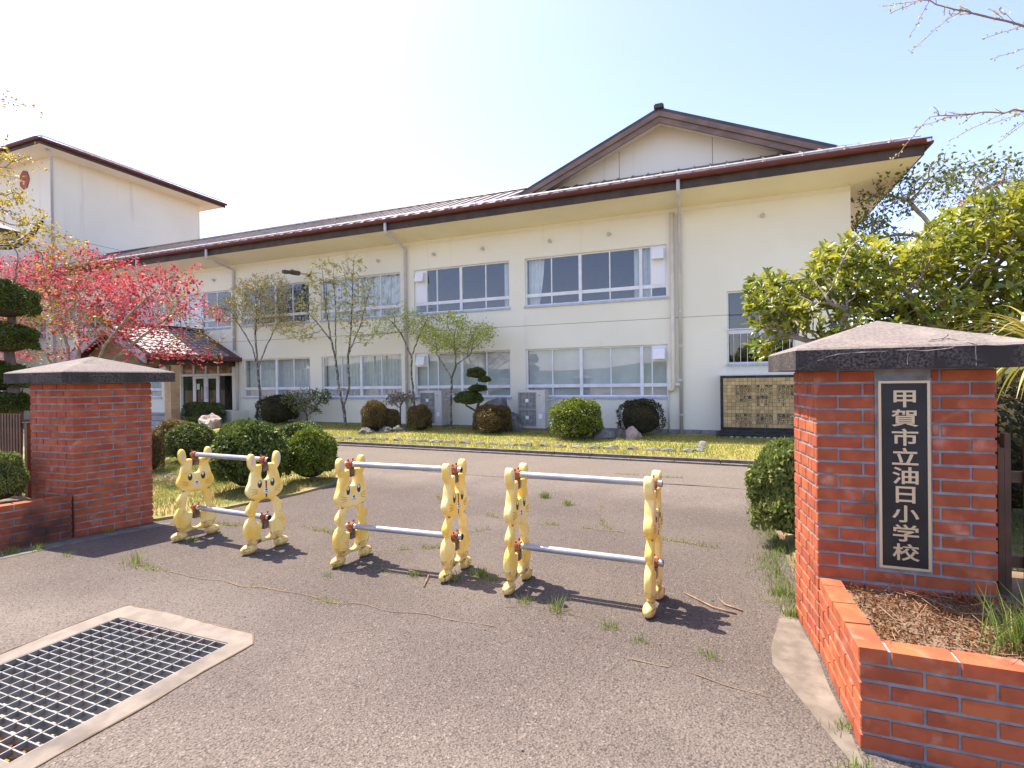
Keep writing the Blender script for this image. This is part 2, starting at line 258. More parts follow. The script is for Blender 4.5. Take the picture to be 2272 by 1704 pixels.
class MB:
    def __init__(s): s.v = []; s.f = []; s.m = []
    def add(s, vs, fs, mi=0):
        n = len(s.v); s.v += [tuple(p) for p in vs]
        for f in fs: s.f.append([i+n for i in f]); s.m.append(mi)
        return s
    def box(s, x0, x1, y0, y1, z0, z1, mi=0):
        return s.add([(x0,y0,z0),(x1,y0,z0),(x1,y1,z0),(x0,y1,z0),(x0,y0,z1),(x1,y0,z1),(x1,y1,z1),(x0,y1,z1)],
                     [(0,3,2,1),(4,5,6,7),(0,1,5,4),(1,2,6,5),(2,3,7,6),(3,0,4,7)], mi)
    def prism(s, poly, z0, z1, mi=0, mtop=None):
        n = len(poly); s.add([(x, y, z0) for x, y in poly]+[(x, y, z1) for x, y in poly], [], mi); b = len(s.v)-2*n
        for i in range(n): s.f.append([b+i, b+(i+1) % n, b+n+(i+1) % n, b+n+i]); s.m.append(mi)
        s.f.append([b+n+i for i in range(n)]); s.m.append(mi if mtop is None else mtop)
        s.f.append([b+i for i in range(n)][::-1]); s.m.append(mi); return s
    def slab(s, poly3, t, mi=0):                                        # polygon in space thickened downwards
        n = len(poly3); a = [tuple(p) for p in poly3]; c = [(p[0], p[1], p[2]-t) for p in a]
        s.add(a+c, [list(range(n)), list(range(n, 2*n))[::-1]]+[[i, n+i, n+(i+1) % n, (i+1) % n] for i in range(n)], mi); return s
    def tube(s, pts, rad, n=8, mi=0, caps=True):
        pts = [Vector(p) for p in pts]; k = len(pts)
        if not hasattr(rad, '__len__'): rad = [rad]*k
        b = len(s.v); up = None
        for i, p in enumerate(pts):
            d = (pts[min(i+1, k-1)]-pts[max(i-1, 0)]).normalized()
            if up is None: up = Vector((0, 0, 1)) if abs(d.z) < 0.9 else Vector((1, 0, 0))
            x = d.cross(up); x = x.normalized() if x.length > 1e-6 else Vector((1, 0, 0)); y = d.cross(x); up = -y if y.dot(up) < 0 else y
            y = up; x = y.cross(d)
            for j in range(n):
                a = 2*math.pi*j/n; q = p+(x*math.cos(a)+y*math.sin(a))*rad[i]; s.v.append(tuple(q))
        for i in range(k-1):
            for j in range(n):
                s.f.append([b+i*n+j, b+i*n+(j+1) % n, b+(i+1)*n+(j+1) % n, b+(i+1)*n+j]); s.m.append(mi)
        if caps:
            s.f.append([b+j for j in range(n)][::-1]); s.m.append(mi); s.f.append([b+(k-1)*n+j for j in range(n)]); s.m.append(mi)
        return s
    def ball(s, c, r, seg=12, rings=8, mi=0):
        b = len(s.v); c = Vector(c)
        for i in range(rings+1):
            th = math.pi*i/rings
            for j in range(seg):
                a = 2*math.pi*j/seg; s.v.append((c.x+r[0]*math.sin(th)*math.cos(a), c.y+r[1]*math.sin(th)*math.sin(a), c.z+r[2]*math.cos(th)))
        for i in range(rings):
            for j in range(seg):
                s.f.append([b+i*seg+j, b+(i+1)*seg+j, b+(i+1)*seg+(j+1) % seg, b+i*seg+(j+1) % seg]); s.m.append(mi)
        return s
    def mesh(s, name, mats, smooth=False):
        me = bpy.data.meshes.new(name); me.from_pydata(s.v, [], s.f)
        for m in (mats if isinstance(mats, (list, tuple)) else [mats]): me.materials.append(M[m])
        if any(s.m): me.polygons.foreach_set('material_index', s.m)
        if smooth: me.polygons.foreach_set('use_smooth', [True]*len(s.f))
        me.update(); return me
    def build(s, name, mats, parent=None, loc=None, smooth=False):
        """vertices in world coordinates; the object's origin is put at loc"""
        if loc is None: loc = WP[parent] if parent is not None else (0, 0, 0)
        loc = Vector(loc)
        if loc.length > 0: s.v = [(p[0]-loc.x, p[1]-loc.y, p[2]-loc.z) for p in s.v]
        return link(bpy.data.objects.new(name, s.mesh(name, mats, smooth)), parent, loc)
def bx(name, mat, parent, *a, loc=None): return MB().box(*a).build(name, mat, parent, loc)
def struct(o): o['kind'] = 'structure'; return o
def stuff(o): o['kind'] = 'stuff'; return o
def copy_tree(o, parent=None):
    c = o.copy(); COL.objects.link(c); c.parent = parent; WP[c] = WP[o]
    for ch in list(o.children): copy_tree(ch, c)
    return c

def mesh_np(name, V, F, mat, attr=None, smooth=False):
    me = bpy.data.meshes.new(name); V = np.asarray(V, dtype=np.float32); F = np.asarray(F, dtype=np.int32); k = F.shape[1]
    me.vertices.add(len(V)); me.vertices.foreach_set('co', V.ravel())
    me.loops.add(F.size); me.loops.foreach_set('vertex_index', F.ravel())
    me.polygons.add(len(F)); me.polygons.foreach_set('loop_start', np.arange(len(F), dtype=np.int32)*k)
    if smooth: me.polygons.foreach_set('use_smooth', np.ones(len(F), dtype=bool))
    if attr is not None:
        a = me.attributes.new('v', 'FLOAT', 'POINT'); a.data.foreach_set('value', np.asarray(attr, dtype=np.float32))
    me.materials.append(M[mat]); me.update(calc_edges=True); return me

TEMPL = {  # x across, y along, z up ; triangles
 'diamond': (np.array([(0,0,0),(.5,.45,.10),(0,1,-.05),(-.5,.45,.10)]), np.array([(0,1,2),(0,2,3)])),
 'oval': (np.array([(0,0,0),(.36,.3,.09),(.42,.68,.07),(0,1,-.12),(-.42,.68,.07),(-.36,.3,.09)]), np.array([(0,1,2),(0,2,3),(0,3,4),(0,4,5)])),
 'maple': (np.array([(0,0,0),(.55,.25,.0),(.22,.45,.05),(.42,.85,-.06),(.0,.62,.05),(-.0,1.1,-.1),(-.42,.85,-.06),(-.22,.45,.05),(-.55,.25,0)]), np.array([(0,1,2),(0,2,3),(0,3,4),(0,4,5),(0,6,4),(0,7,6),(0,8,7)])),
}
def leaves(P, A, Nn, Ls, Ws, templ='diamond', attr=None):
    T, F = TEMPL[templ]; n = len(P)
    A = A/np.maximum(np.linalg.norm(A, axis=1, keepdims=True), 1e-6)
    X = np.cross(A, Nn); X /= np.maximum(np.linalg.norm(X, axis=1, keepdims=True), 1e-6); Z = np.cross(X, A)
    V = P[:, None, :] + X[:, None, :]*(T[None, :, 0:1]*Ws[:, None, None]) + A[:, None, :]*(T[None, :, 1:2]*Ls[:, None, None]) + Z[:, None, :]*(T[None, :, 2:3]*Ls[:, None, None])
    FF = (F[None]+(np.arange(n)*len(T))[:, None, None]).reshape(-1, 3)
    a = np.repeat(attr if attr is not None else rng.random(n), len(T))
    return V.reshape(-1, 3), FF, a
def rdir(n): d = rng.normal(size=(n, 3)); return d/np.linalg.norm(d, axis=1, keepdims=True)
def blades(P, h, wd, lean=0.5, attr=None):
    n = len(P); ang = rng.random(n)*2*np.pi; X = np.stack([np.cos(ang), np.sin(ang), np.zeros(n)], 1)*(wd[:, None]/2)
    a2 = rng.random(n)*2*np.pi; k = rng.random(n)*lean*h
    D = np.stack([np.cos(a2)*k, np.sin(a2)*k, h], 1); mid = D*np.array([.4, .4, .6])
    V = np.stack([P-X, P+X, P+mid+X*.7, P+mid-X*.7, P+D], 1).reshape(-1, 3)
    b = (np.arange(n)*5)[:, None]; F = np.concatenate([b+np.array([0, 1, 2]), b+np.array([0, 2, 3]), b+np.array([3, 2, 4])])
    return V, F, np.repeat(attr if attr is not None else rng.random(n), 5)
def np_obj(name, V, F, mat, attr, parent=None, loc=None, smooth=False):
    loc = Vector(loc) if loc is not None else (WP[parent] if parent is not None else Vector((0, 0, 0)))
    V = np.asarray(V)-np.array(loc)
    return link(bpy.data.objects.new(name, mesh_np(name, V, F, mat, attr, smooth)), parent, loc)
def join_np(parts):
    V = []; F = []; A = []; o = 0
    for v, f, a in parts: V.append(v); F.append(f+o); A.append(a); o += len(v)
    return np.concatenate(V), np.concatenate(F), np.concatenate(A)
def in_poly(P, poly):
    x, y = P[:, 0], P[:, 1]; c = np.zeros(len(P), bool); n = len(poly)
    for i in range(n):
        x0, y0 = poly[i]; x1, y1 = poly[(i+1) % n]
        m = ((y0 > y) != (y1 > y)) & (x < (x1-x0)*(y-y0)/((y1-y0) if y1 != y0 else 1e-9)+x0); c ^= m
    return c

# ---------------------------------------------------------------- text glyphs (all made while the scene is still small)
LYRICS = [('青空高く', '聳え立つ'), ('油日岳の', '姿こそ'), ('我らがめざす', '真実の'), ('光すがしき', '鑑なれ'), None, ('緑さやかに', '杣川の'),
          ('濁りに染まぬ', '流れこそ'), ('とわに輝く', '友愛の'), ('湧きて溢るる', '泉なれ'), None, ('かおり豊かに', '花ひらく'),
          ('学びの庭の', '勤めこそ'), ('明日の世界へ', '健やかに'), ('進む我らの', '誇なれ')]
SIGN = '甲賀市立油日小学校'; DON = '寄贈昭和四十九年度卒'; TREETXT = {'a': 'ハナミズキ', 'b': 'ハクモクレン'}
chars = sorted(set(''.join(a+b for x in LYRICS if x for a, b in [x])+DON))
def glyphs(items):                                                       # (text, offset, extrude) -> meshes
    obs = []
    for txt, off, ext in items:
        cu = bpy.data.curves.new('t', 'FONT'); cu.body = txt; cu.size = 1.0; cu.offset = off; cu.extrude = ext
        cu.align_x = 'CENTER'; cu.align_y = 'CENTER'; cu.resolution_u = 2
        o = bpy.data.objects.new('t', cu); COL.objects.link(o); obs.append(o)
    bpy.context.view_layer.update(); dg = bpy.context.evaluated_depsgraph_get(); out = []
    for o in obs:
        me = bpy.data.meshes.new_from_object(o.evaluated_get(dg)); v = np.empty(len(me.vertices)*3, np.float32); me.vertices.foreach_get('co', v)
        v = v.reshape(-1, 3); f = [list(p.vertices) for p in me.polygons]
        if len(v): v[:, :2] -= (v[:, :2].max(0)+v[:, :2].min(0))/2
        out.append((v, f)); bpy.data.meshes.remove(me)
    for o in obs:
        cu = o.data; bpy.data.objects.remove(o); bpy.data.curves.remove(cu)
    return out
G_sign = glyphs([(ch, 0.017, 0.02) for ch in SIGN])
G_small = dict(zip(chars, glyphs([(ch, 0.022, 0.0) for ch in chars])))
G_tree = dict(zip(TREETXT, glyphs([(t, 0.01, 0.0) for t in TREETXT.values()])))
def glyph_to(mb, g, cx, cz, y, sx, sz, thick=0.0):                        # put a glyph on an upright plane facing -y
    v, f = g; mb.add([(cx+p[0]*sx, y-p[2]*thick, cz+p[1]*sz) for p in v], f)
# ================================================================= GROUND
def sheet_hole(name, mat, x0, x1, y0, y1, z, h=None, kind='structure'):
    mb = MB()
    if h:
        a, b, c, d = h
        for q in ((x0, x1, d, y1), (x0, x1, y0, c), (x0, a, c, d), (b, x1, c, d)):
            mb.add([(q[0], q[2], z), (q[1], q[2], z), (q[1], q[3], z), (q[0], q[3], z)], [(0, 1, 2, 3)])
    else: mb.add([(x0, y0, z), (x1, y0, z), (x1, y1, z), (x0, y1, z)], [(0, 1, 2, 3)])
    o = mb.build(name, mat); o['kind'] = kind; return o
PIT = (-3.713, -2.700, 1.200, 2.230)
FRM = (-3.862, -2.568, 1.055, 2.372)
def smooth01(t): t = max(0, min(1, t)); return t*t*(3-2*t)
def lz(X, Y): return 0.035+0.10*smooth01((Y-10.6)/3.5)*max(0.12, min(1, (1-X)/10))
HOL = (PIT[0]-0.03, PIT[1]+0.03, PIT[2]-0.03, PIT[3]+0.03)
sheet_hole('ground', 'soil', -400, 400, -400, 400, -0.012, HOL)
sheet_hole('street', 'asphalt_street', -40, 0.56, -30, 2.93, 0.0, HOL)
sheet_hole('driveway', 'asphalt', -40, 0.56, 2.93, 7.9, 0.0)
sheet_hole('road', 'asphalt_street', 0.56, 40, -30, 2.48, 0.0)
edge = [(-40, 7.75)]+[(-40+i*1.28, 7.85+0.12*math.sin(i*1.7)+0.08*math.sin(i*0.61)) for i in range(1, 32)]+[(0.95, 7.8)]
struct(MB().add([(x, y, 0.004) for x, y in edge]+[(0.95, 9.9, 0.004), (-9, 10.55, 0.004), (-17.0, 11.1, 0.004), (-17.0, 15.02, 0.004), (-40, 15.02, 0.004)], [list(range(len(edge)+5))]).build('inner_road', 'asphalt_inner'))
# low wooded hills all round the horizon
hv = []; hf = []; nh = 120
for i in range(nh):
    a_ = 2*math.pi*i/nh; r_ = 190+25*math.sin(3*a_+1)
    hgt = 9+7*mnoise.noise(Vector((math.cos(a_)*2.3, math.sin(a_)*2.3, 4)))+2.5*mnoise.noise(Vector((math.cos(a_)*11, math.sin(a_)*11, 1)))
    for k, (dr, hz_) in enumerate(((0, -0.5), (12, hgt*0.75), (30, hgt), (70, hgt*0.9))): hv.append(((r_+dr)*math.cos(a_), (r_+dr)*math.sin(a_), hz_))
for i in range(nh):
    for k in range(3): hf.append((i*4+k, ((i+1) % nh)*4+k, ((i+1) % nh)*4+k+1, i*4+k+1))
struct(MB().add(hv, hf).build('hills', 'hill', smooth=True))
# raised lawn in front of the school
nx, ny = 60, 16; vs = []; fs = []
for j in range(ny+1):
    for i in range(nx+1):
        X = -17+i*(25.0/nx); yk = 10.47-0.055*(X+4.48) if X > -10 else 10.77; Y = yk+(15.0-yk)*j/ny
        vs.append((X, Y, lz(X, Y)+0.012*math.sin(X*2.1+Y)*math.sin(Y*1.7)))
for j in range(ny):
    for i in range(nx): a = j*(nx+1)+i; fs.append((a, a+1, a+nx+2, a+nx+1))
struct(MB().add(vs, fs).build('lawn', 'turf', smooth=True))
struct(MB().prism([(0.62, 3.85), (14, 3.85), (14, 10.2), (1.2, 10.2), (0.98, 9.0), (0.80, 7.4), (0.62, 5.6)], -0.012, 0.024).build('side_lawn', 'island'))
ISL = [(-5.95, 3.98), (-5.68, 4.66), (-5.40, 5.6), (-5.42, 6.4), (-6.3, 7.5), (-7.7, 8.6), (-9.6, 9.1), (-12.5, 8.9), (-16, 8.2), (-19, 6.5), (-19, 3.0), (-6.9, 3.0), (-6.84, 3.9)]
def wobble(poly, amp=0.05, step=0.25):
    out = []
    for i in range(len(poly)):
        a, b = Vector(poly[i]), Vector(poly[(i+1) % len(poly)]); n = max(1, int((b-a).length/step)); d = (b-a).normalized(); q = Vector((d.y, -d.x))
        for k in range(n): p = a+(b-a)*k/n; out.append(tuple(p+q*amp*(mnoise.noise(Vector((p.x*2, p.y*2, 1))))))
    return out
struct(MB().prism(wobble(ISL), -0.012, 0.030).build('planted_island', 'island'))
# concrete apron beside the right-hand gate pillar
AP = [(0.475, 3.86), (0.42, 3.88), (0.38, 3.7), (0.34, 3.46), (0.30, 3.27), (0.27, 3.08), (0.31, 2.91), (0.39, 2.72), (0.46, 2.5), (0.525, 2.28), (0.545, 2.28), (0.535, 2.47), (0.505, 3.3)]
struct(MB().prism(wobble(wobble(AP, 0.018, 0.04), 0.010, 0.012), -0.004, 0.0045).build('concrete_apron', 'apron'))
# left strip of worn concrete along the gate wall
struct(MB().prism(wobble([(-6.28, 2.35), (-6.05, 3.25), (-5.80, 3.95), (-5.66, 3.98), (-5.86, 3.2), (-6.05, 2.35)], 0.04, 0.08), -0.004, 0.0042).build('worn_concrete_strip', 'kerb'))

# kerb with a drain channel between two rails
def kl(X): return 10.41-0.055*(X+4.48)
kb = thing('drain_kerb', 'dark low concrete kerb with a narrow drain slot along the lawn edge', 'kerb', (-4.2, 10.3, 0))
for nm, o0, o1, zt in (('near_rail', -0.27, -0.17, 0.035), ('far_rail', -0.05, 0.06, 0.075)):
    n = 14
    for i in range(n):
        xa = -10.3+i*0.8; xb = xa+0.788
        MB().add([(xa, kl(xa)+o0, -0.01), (xb, kl(xb)+o0, -0.01), (xb, kl(xb)+o1, -0.01), (xa, kl(xa)+o1, -0.01), (xa, kl(xa)+o0, zt), (xb, kl(xb)+o0, zt), (xb, kl(xb)+o1, zt), (xa, kl(xa)+o1, zt)],
                 [(0, 3, 2, 1), (4, 5, 6, 7), (0, 1, 5, 4), (1, 2, 6, 5), (2, 3, 7, 6), (3, 0, 4, 7)]).build('kerb_block', 'kerb', kb)

# drain pit, its concrete surround and the steel grate
pm = MB(); x0, x1, y0, y1 = PIT; zb = -0.17
pm.add([(x0, y0, 0), (x1, y0, 0), (x1, y1, 0), (x0, y1, 0), (x0, y0, zb), (x1, y0, zb), (x1, y1, zb), (x0, y1, zb)], [(4, 5, 6, 7), (0, 4, 7, 3), (1, 2, 6, 5), (0, 1, 5, 4), (3, 7, 6, 2)])
struct(pm.build('drain_pit', 'pit'))
fr = MB(); a0, a1, b0, b1 = FRM
outer = wobble([(a0, b0), (a1, b0), (a1, b1-0.10), (a1-0.10, b1), (a0+0.02, b1+0.01), (a0, b1-0.03)], 0.035, 0.06)
ring = MB(); no = len(outer); inn = []
for (px_, py_) in outer:                                                # nearest point of the pit rim
    cx_, cy_ = (x0+x1)/2, (y0+y1)/2; dx_, dy_ = px_-cx_, py_-cy_; k_ = 1/max(abs(dx_)/((x1-x0)/2), abs(dy_)/((y1-y0)/2)); inn.append((cx_+dx_*k_, cy_+dy_*k_))
ring.add([(p[0], p[1], 0.006) for p in outer]+[(p[0], p[1], 0.006) for p in inn]+[(p[0], p[1], -0.012) for p in outer]+[(p[0], p[1], -0.05) for p in inn],
         [(i, (i+1) % no, no+(i+1) % no, no+i) for i in range(no)]+[((i+1) % no, i, 2*no+i, 2*no+(i+1) % no) for i in range(no)]+[(no+i, no+(i+1) % no, 3*no+(i+1) % no, 3*no+i) for i in range(no)])
for (cx_, cy_) in ((x0, y0), (x1, y0), (x1, y1), (x0, y1)): ring.box(cx_-0.03, cx_+(0.0 if cx_ == x0 else 0.03), cy_-0.03, cy_+(0.0 if cy_ == y0 else 0.03), -0.012, 0.0055) if False else None
struct(ring.build('drain_surround', 'concrete'))
gapm = MB(); gl = [Vector((p[0], p[1], 0.002)) for p in outer]; gapm.tube(gl+[gl[0]], [0.004+0.005*random.random() for _ in range(len(gl)+1)], 5, caps=False); struct(gapm.build('surround_joint', 'soil'))
gr = thing('drain_grate', 'galvanised steel drain grate of crossing bars set in pale concrete', 'grate', (-3.2, 1.7, 0))
nX, nY = 10, 19
cross = None
for i in range(nX+1):
    X = x0+0.004+(x1-x0-0.008)*i/nX
    if cross is None: cross = MB().box(-0.003, 0.003, y0-1.7, y1-1.7, -0.030, 0.0).mesh('bar', 'grate')
    link(bpy.data.objects.new('lengthwise_bar', cross), gr, (X, 1.7, 0.004))
cross = MB().box(x0+3.2, x1+3.2, -0.003, 0.003, -0.045, 0.0).mesh('bar', 'grate')
for j in range(nY+1):
    Y = y0+0.004+(y1-y0-0.008)*j/nY
    link(bpy.data.objects.new('cross_bar', cross), gr, (-3.2, Y, 0.001))
lm = MB()
for (qa, qb, qc, qd, n) in ((x0+0.02, x0+0.60, y1-0.10, y1-0.01, 40), (x0+0.03, x1-0.05, y1-0.05, y1-0.01, 40), (x1-0.50, x1-0.02, y0+0.01, y0+0.13, 90)):
    for k in range(n):
        X = qa+(qb-qa)*random.random(); Y = qc+(qd-qc)*random.random(); s = 0.012+0.014*random.random(); an = random.random()*6.28
        lm.add([(X+s*math.cos(an+t*1.571), Y+s*math.sin(an+t*1.571), -0.05+0.008*random.random()+0.012*(t % 2)*random.random()) for t in range(4)], [(0, 1, 2, 3)])
    lm.add([(qa, qc, -0.056), (qb, qc, -0.056), (qb, qd, -0.056), (qa, qd, -0.056)], [(0, 1, 2, 3)])
stuff(tag(lm.build('leaf_litter', 'litter', loc=(-3.2, 1.7, -0.05)), 'orange leaf litter caught under the ends of the drain grate', 'leaf litter'))

# ================================================================= SCHOOL BUILDING
FY = 15.0
B = thing('school_building', 'long cream two-storey school building with brown hipped roof and gable', 'building', (-12, FY, 0))
UZ = (3.855, 5.332); LZ = (1.069, 2.54)
cols = {'a': (-5.41, -1.19), 'b': (-9.38, -5.92), 'c': (-13.33, -9.91), 'd': (-17.2, -13.87), 'e': (-21.1, -17.8), 'f': (-25.05, -21.75), 'g': (-28.5, -25.7)}
ENT = (-20.72, -17.80, 0.50, 2.53)
openings = [(cols[k][0], cols[k][1], *UZ) for k in cols]+[(cols[k][0], cols[k][1], *LZ) for k in 'abcd']+[(-25.05, -21.9, *LZ), ENT, (0.335, 1.95, 1.94, 3.89)]
def wall_with_openings(mb, X0, X1, Z0, Z1, Y, T, ops):
    xs = sorted({X0, X1, *[o[0] for o in ops], *[o[1] for o in ops]}); zs = sorted({Z0, Z1, *[o[2] for o in ops], *[o[3] for o in ops]})
    for i in range(len(xs)-1):
        k = 0
        while k < len(zs)-1:
            def hole(k): 
                cx, cz = (xs[i]+xs[i+1])/2, (zs[k]+zs[k+1])/2
                return any(o[0] < cx < o[1] and o[2] < cz < o[3] for o in ops)
            if hole(k): k += 1; continue
            k2 = k
            while k2+1 < len(zs)-1 and not hole(k2+1): k2 += 1
            a, b, c, d = xs[i], xs[i+1], zs[k], zs[k2+1]
            mb.add([(a, Y, c), (b, Y, c), (b, Y, d), (a, Y, d)], [(0, 1, 2, 3)]); mb.add([(a, Y+T, c), (b, Y+T, c), (b, Y+T, d), (a, Y+T, d)], [(3, 2, 1, 0)])
            k = k2+1
    for a, b, c, d in ops:
        mb.add([(a, Y, c), (b, Y, c), (b, Y, d), (a, Y, d), (a, Y+T, c), (b, Y+T, c), (b, Y+T, d), (a, Y+T, d)], [(0, 4, 5, 1), (3, 2, 6, 7), (0, 3, 7, 4), (1, 5, 6, 2)])
wm = MB(); wall_with_openings(wm, -28.8, 3.19, -0.2, 6.30, FY, 0.30, openings)
wm.box(3.19, 3.191, FY, 26, -0.2, 6.30)
wall = wm.build('wall', 'cream', B)
wall_side = bx('side_wall', 'cream', B, 2.95, 3.188, FY+0.301, 26, -0.2, 6.32)
bx('wall_joint', 'fascia', B, -28.8, 3.19, FY-0.0012, FY+0.01, 3.254, 3.264)
bx('cornice_joint', 'soffit', B, -28.8, 3.21, FY-0.02, FY, 6.16, 6.172)
# rooms behind the glass
rm = MB()
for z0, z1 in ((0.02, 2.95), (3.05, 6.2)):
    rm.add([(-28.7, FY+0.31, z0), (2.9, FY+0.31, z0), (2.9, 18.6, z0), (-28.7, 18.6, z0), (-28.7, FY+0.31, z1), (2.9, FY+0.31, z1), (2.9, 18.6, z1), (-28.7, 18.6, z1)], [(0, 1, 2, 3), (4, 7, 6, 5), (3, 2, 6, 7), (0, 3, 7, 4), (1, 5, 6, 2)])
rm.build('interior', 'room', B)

def pleats(x0, x1, z0, z1, Y, amp=0.03, pitch=0.14, gather=0.0):
    n = max(8, int((x1-x0)/0.02)); vs = []; fs = []
    for r in range(5):
        t = r/4; z = z1+(z0-z1)*t
        for i in range(n+1):
            s = i/n; xe = x1-(x1-x0)*gather*(t**1.5)
            x = x0+(xe-x0)*s; vs.append((x, Y+amp*math.sin(2*math.pi*(x1-x0)*s/pitch+0.5*math.sin(3*s+2*t))+0.01*math.sin(7*s), z))
    for r in range(4):
        for i in range(n): a = r*(n+1)+i; fs.append((a, a+n+1, a+n+2, a+1))
    return vs, fs
def make_window(parent, X0, X1, Z0, Z1, divs, mulls, tr=0.225, curt=(), blind=False, vent=None, Y=FY, name='window', glass='glass'):
    """divs: thin sash lines, mulls: thick mullions; upper and lower panes in every bay"""
    f = MB(); Zt = Z0+(Z1-Z0)*tr; ya, yb = Y+0.06, Y+0.13
    f.box(X0, X1, ya, yb, Z1-0.045, Z1); f.box(X0, X1, ya-0.01, yb, Z0, Z0+0.05); f.box(X0, X0+0.045, ya, yb, Z0+0.05, Z1-0.045); f.box(X1-0.045, X1, ya, yb, Z0+0.05, Z1-0.045)
    edges = sorted([X0+0.045, X1-0.045]+list(divs)+list(mulls))
    for i in range(len(edges)-1):
        a, b = edges[i], edges[i+1]
        f.box(a+0.001, b-0.001, ya+0.004, yb-0.004, Zt-0.05, Zt+0.05)
    for x in mulls: f.box(x-0.045, x+0.045, ya-0.012, yb+0.002, Z0+0.05, Z1-0.045)
    for x in divs: f.box(x-0.017, x+0.017, ya+0.008, yb-0.008, Z0+0.05, Z1-0.045)
    wo = f.build(name, 'white', parent, loc=((X0+X1)/2, Y, Z0))
    bx('sill', 'sill', wo, X0-0.03, X1+0.03, Y-0.045, Y+0.058, Z0-0.055, Z0+0.004)
    for i in range(len(edges)-1):
        a, b = edges[i]+0.016, edges[i+1]-0.016
        if b-a < 0.05: continue
        if vent is not None and i == vent[0]:
            zb = Zt+0.05 if vent[1] == 'full' else Z1-0.045-0.42
            bx('vent_panel', 'panel', wo, a-0.014, b+0.014, Y+0.052, Y+0.10, zb, Z1-0.046)
            hx = (a+b)/2; hz = Z1-0.045-0.20; hw = min(0.16, (b-a)/2-0.01)
            h = MB(); h.add([(hx-hw, Y+0.051, hz-0.16), (hx+hw, Y+0.051, hz-0.16), (hx+hw, Y+0.051, hz+0.15), (hx-hw, Y+0.051, hz+0.15), (hx-hw, Y-0.15, hz-0.17), (hx+hw, Y-0.15, hz-0.17), (hx+hw, Y-0.07, hz+0.12), (hx-hw, Y-0.07, hz+0.12)],
                  [(4, 5, 6, 7), (3, 7, 6, 2), (0, 4, 7, 3), (1, 2, 6, 5), (0, 1, 5, 4)]); h.build('vent_hood', 'panel', wo)
            if vent[1] != 'full': bx('pane', glass, wo, a, b, Y+0.092, Y+0.098, Zt+0.05, zb-0.002)
        else: bx('pane', glass, wo, a, b, Y+0.092, Y+0.098, Zt+0.05, Z1-0.045)
        bx('pane', glass, wo, a, b, Y+0.092, Y+0.098, Z0+0.05, Zt-0.05)
    if blind: bx('blind', 'blind', wo, X0+0.03, X1-0.03, Y+0.20, Y+0.205, Zt-0.02, Z1)
    if blind: bx('blind', 'blind', wo, X0+0.03, X1-0.03, Y+0.24, Y+0.245, Z0, Zt-0.021)
    for x0, x1, g in curt:
        v, fc = pleats(x0, x1, Z0+0.02, Z1-0.02, Y+0.27, gather=g); MB().add(v, fc).build('curtain', 'curtain', wo, smooth=True)
    return wo
def reg(X0, X1): q = (X1-X0)/4; return [X0+q, X0+3*q], [X0+2*q]
a0_, a1_ = cols['a']; b0_, b1_ = cols['b']
make_window(B, a0_, a1_, *UZ, [-4.57, -2.80, -1.63], [-3.68, -1.915], curt=[(-5.36, -4.85, 0.35), (-2.13, -1.95, 0), (-1.88, -1.63, 0)], vent=(5, 'full'))
make_window(B, a0_, a1_, *LZ, [-4.57, -2.80, -1.63], [-3.68, -1.915], blind=True, vent=(5, 'half'))
make_window(B, b0_, b1_, *UZ, [-8.92, -8.53, -6.76], [-7.64], curt=[(-6.2, -5.97, 0)], vent=(0, 'full'))
make_window(B, b0_, b1_, *LZ, [-8.92, -8.53, -6.76], [-7.64], blind=True, vent=(0, 'half'))
for k, up, lo in (('c', 'full', 'full'), ('d', 'none', 'full'), ('e', 'half', None), ('f', 'none', None), ('g', 'half', None)):
    X0, X1 = cols[k]; d, m = reg(X0, X1)
    make_window(B, X0, X1, *UZ, d, m, curt=[(X0+0.05, X1-0.05, 0)] if up == 'full' else ([(X0+0.05, (X0+X1)/2, 0)] if up == 'half' else []))
    if lo: make_window(B, X0, X1, *LZ, d, m, curt=[(X0+0.05, X1-0.05, 0.02)])
d, m = reg(-25.05, -21.9); make_window(B, -25.05, -21.9, *LZ, d, m, curt=[(-25, -22, 0)])
# tall window beside the mural
tw = make_window(B, 0.335, 1.95, 1.94, 3.89, [1.14], [], tr=0.44)
for k in range(10):
    MB().tube([(0.33+k*0.165, 14.93, 1.66), (0.33+k*0.165, 14.93, 2.85)], 0.006, 5).build('guard_bar', 'white', tw)
bx('guard_rail', 'white', tw, 0.24, 1.95, 14.92, 14.94, 2.85, 2.875); bx('ledge', 'cream', B, 0.16, 2.1, 14.86, 14.999, 1.63, 1.665)
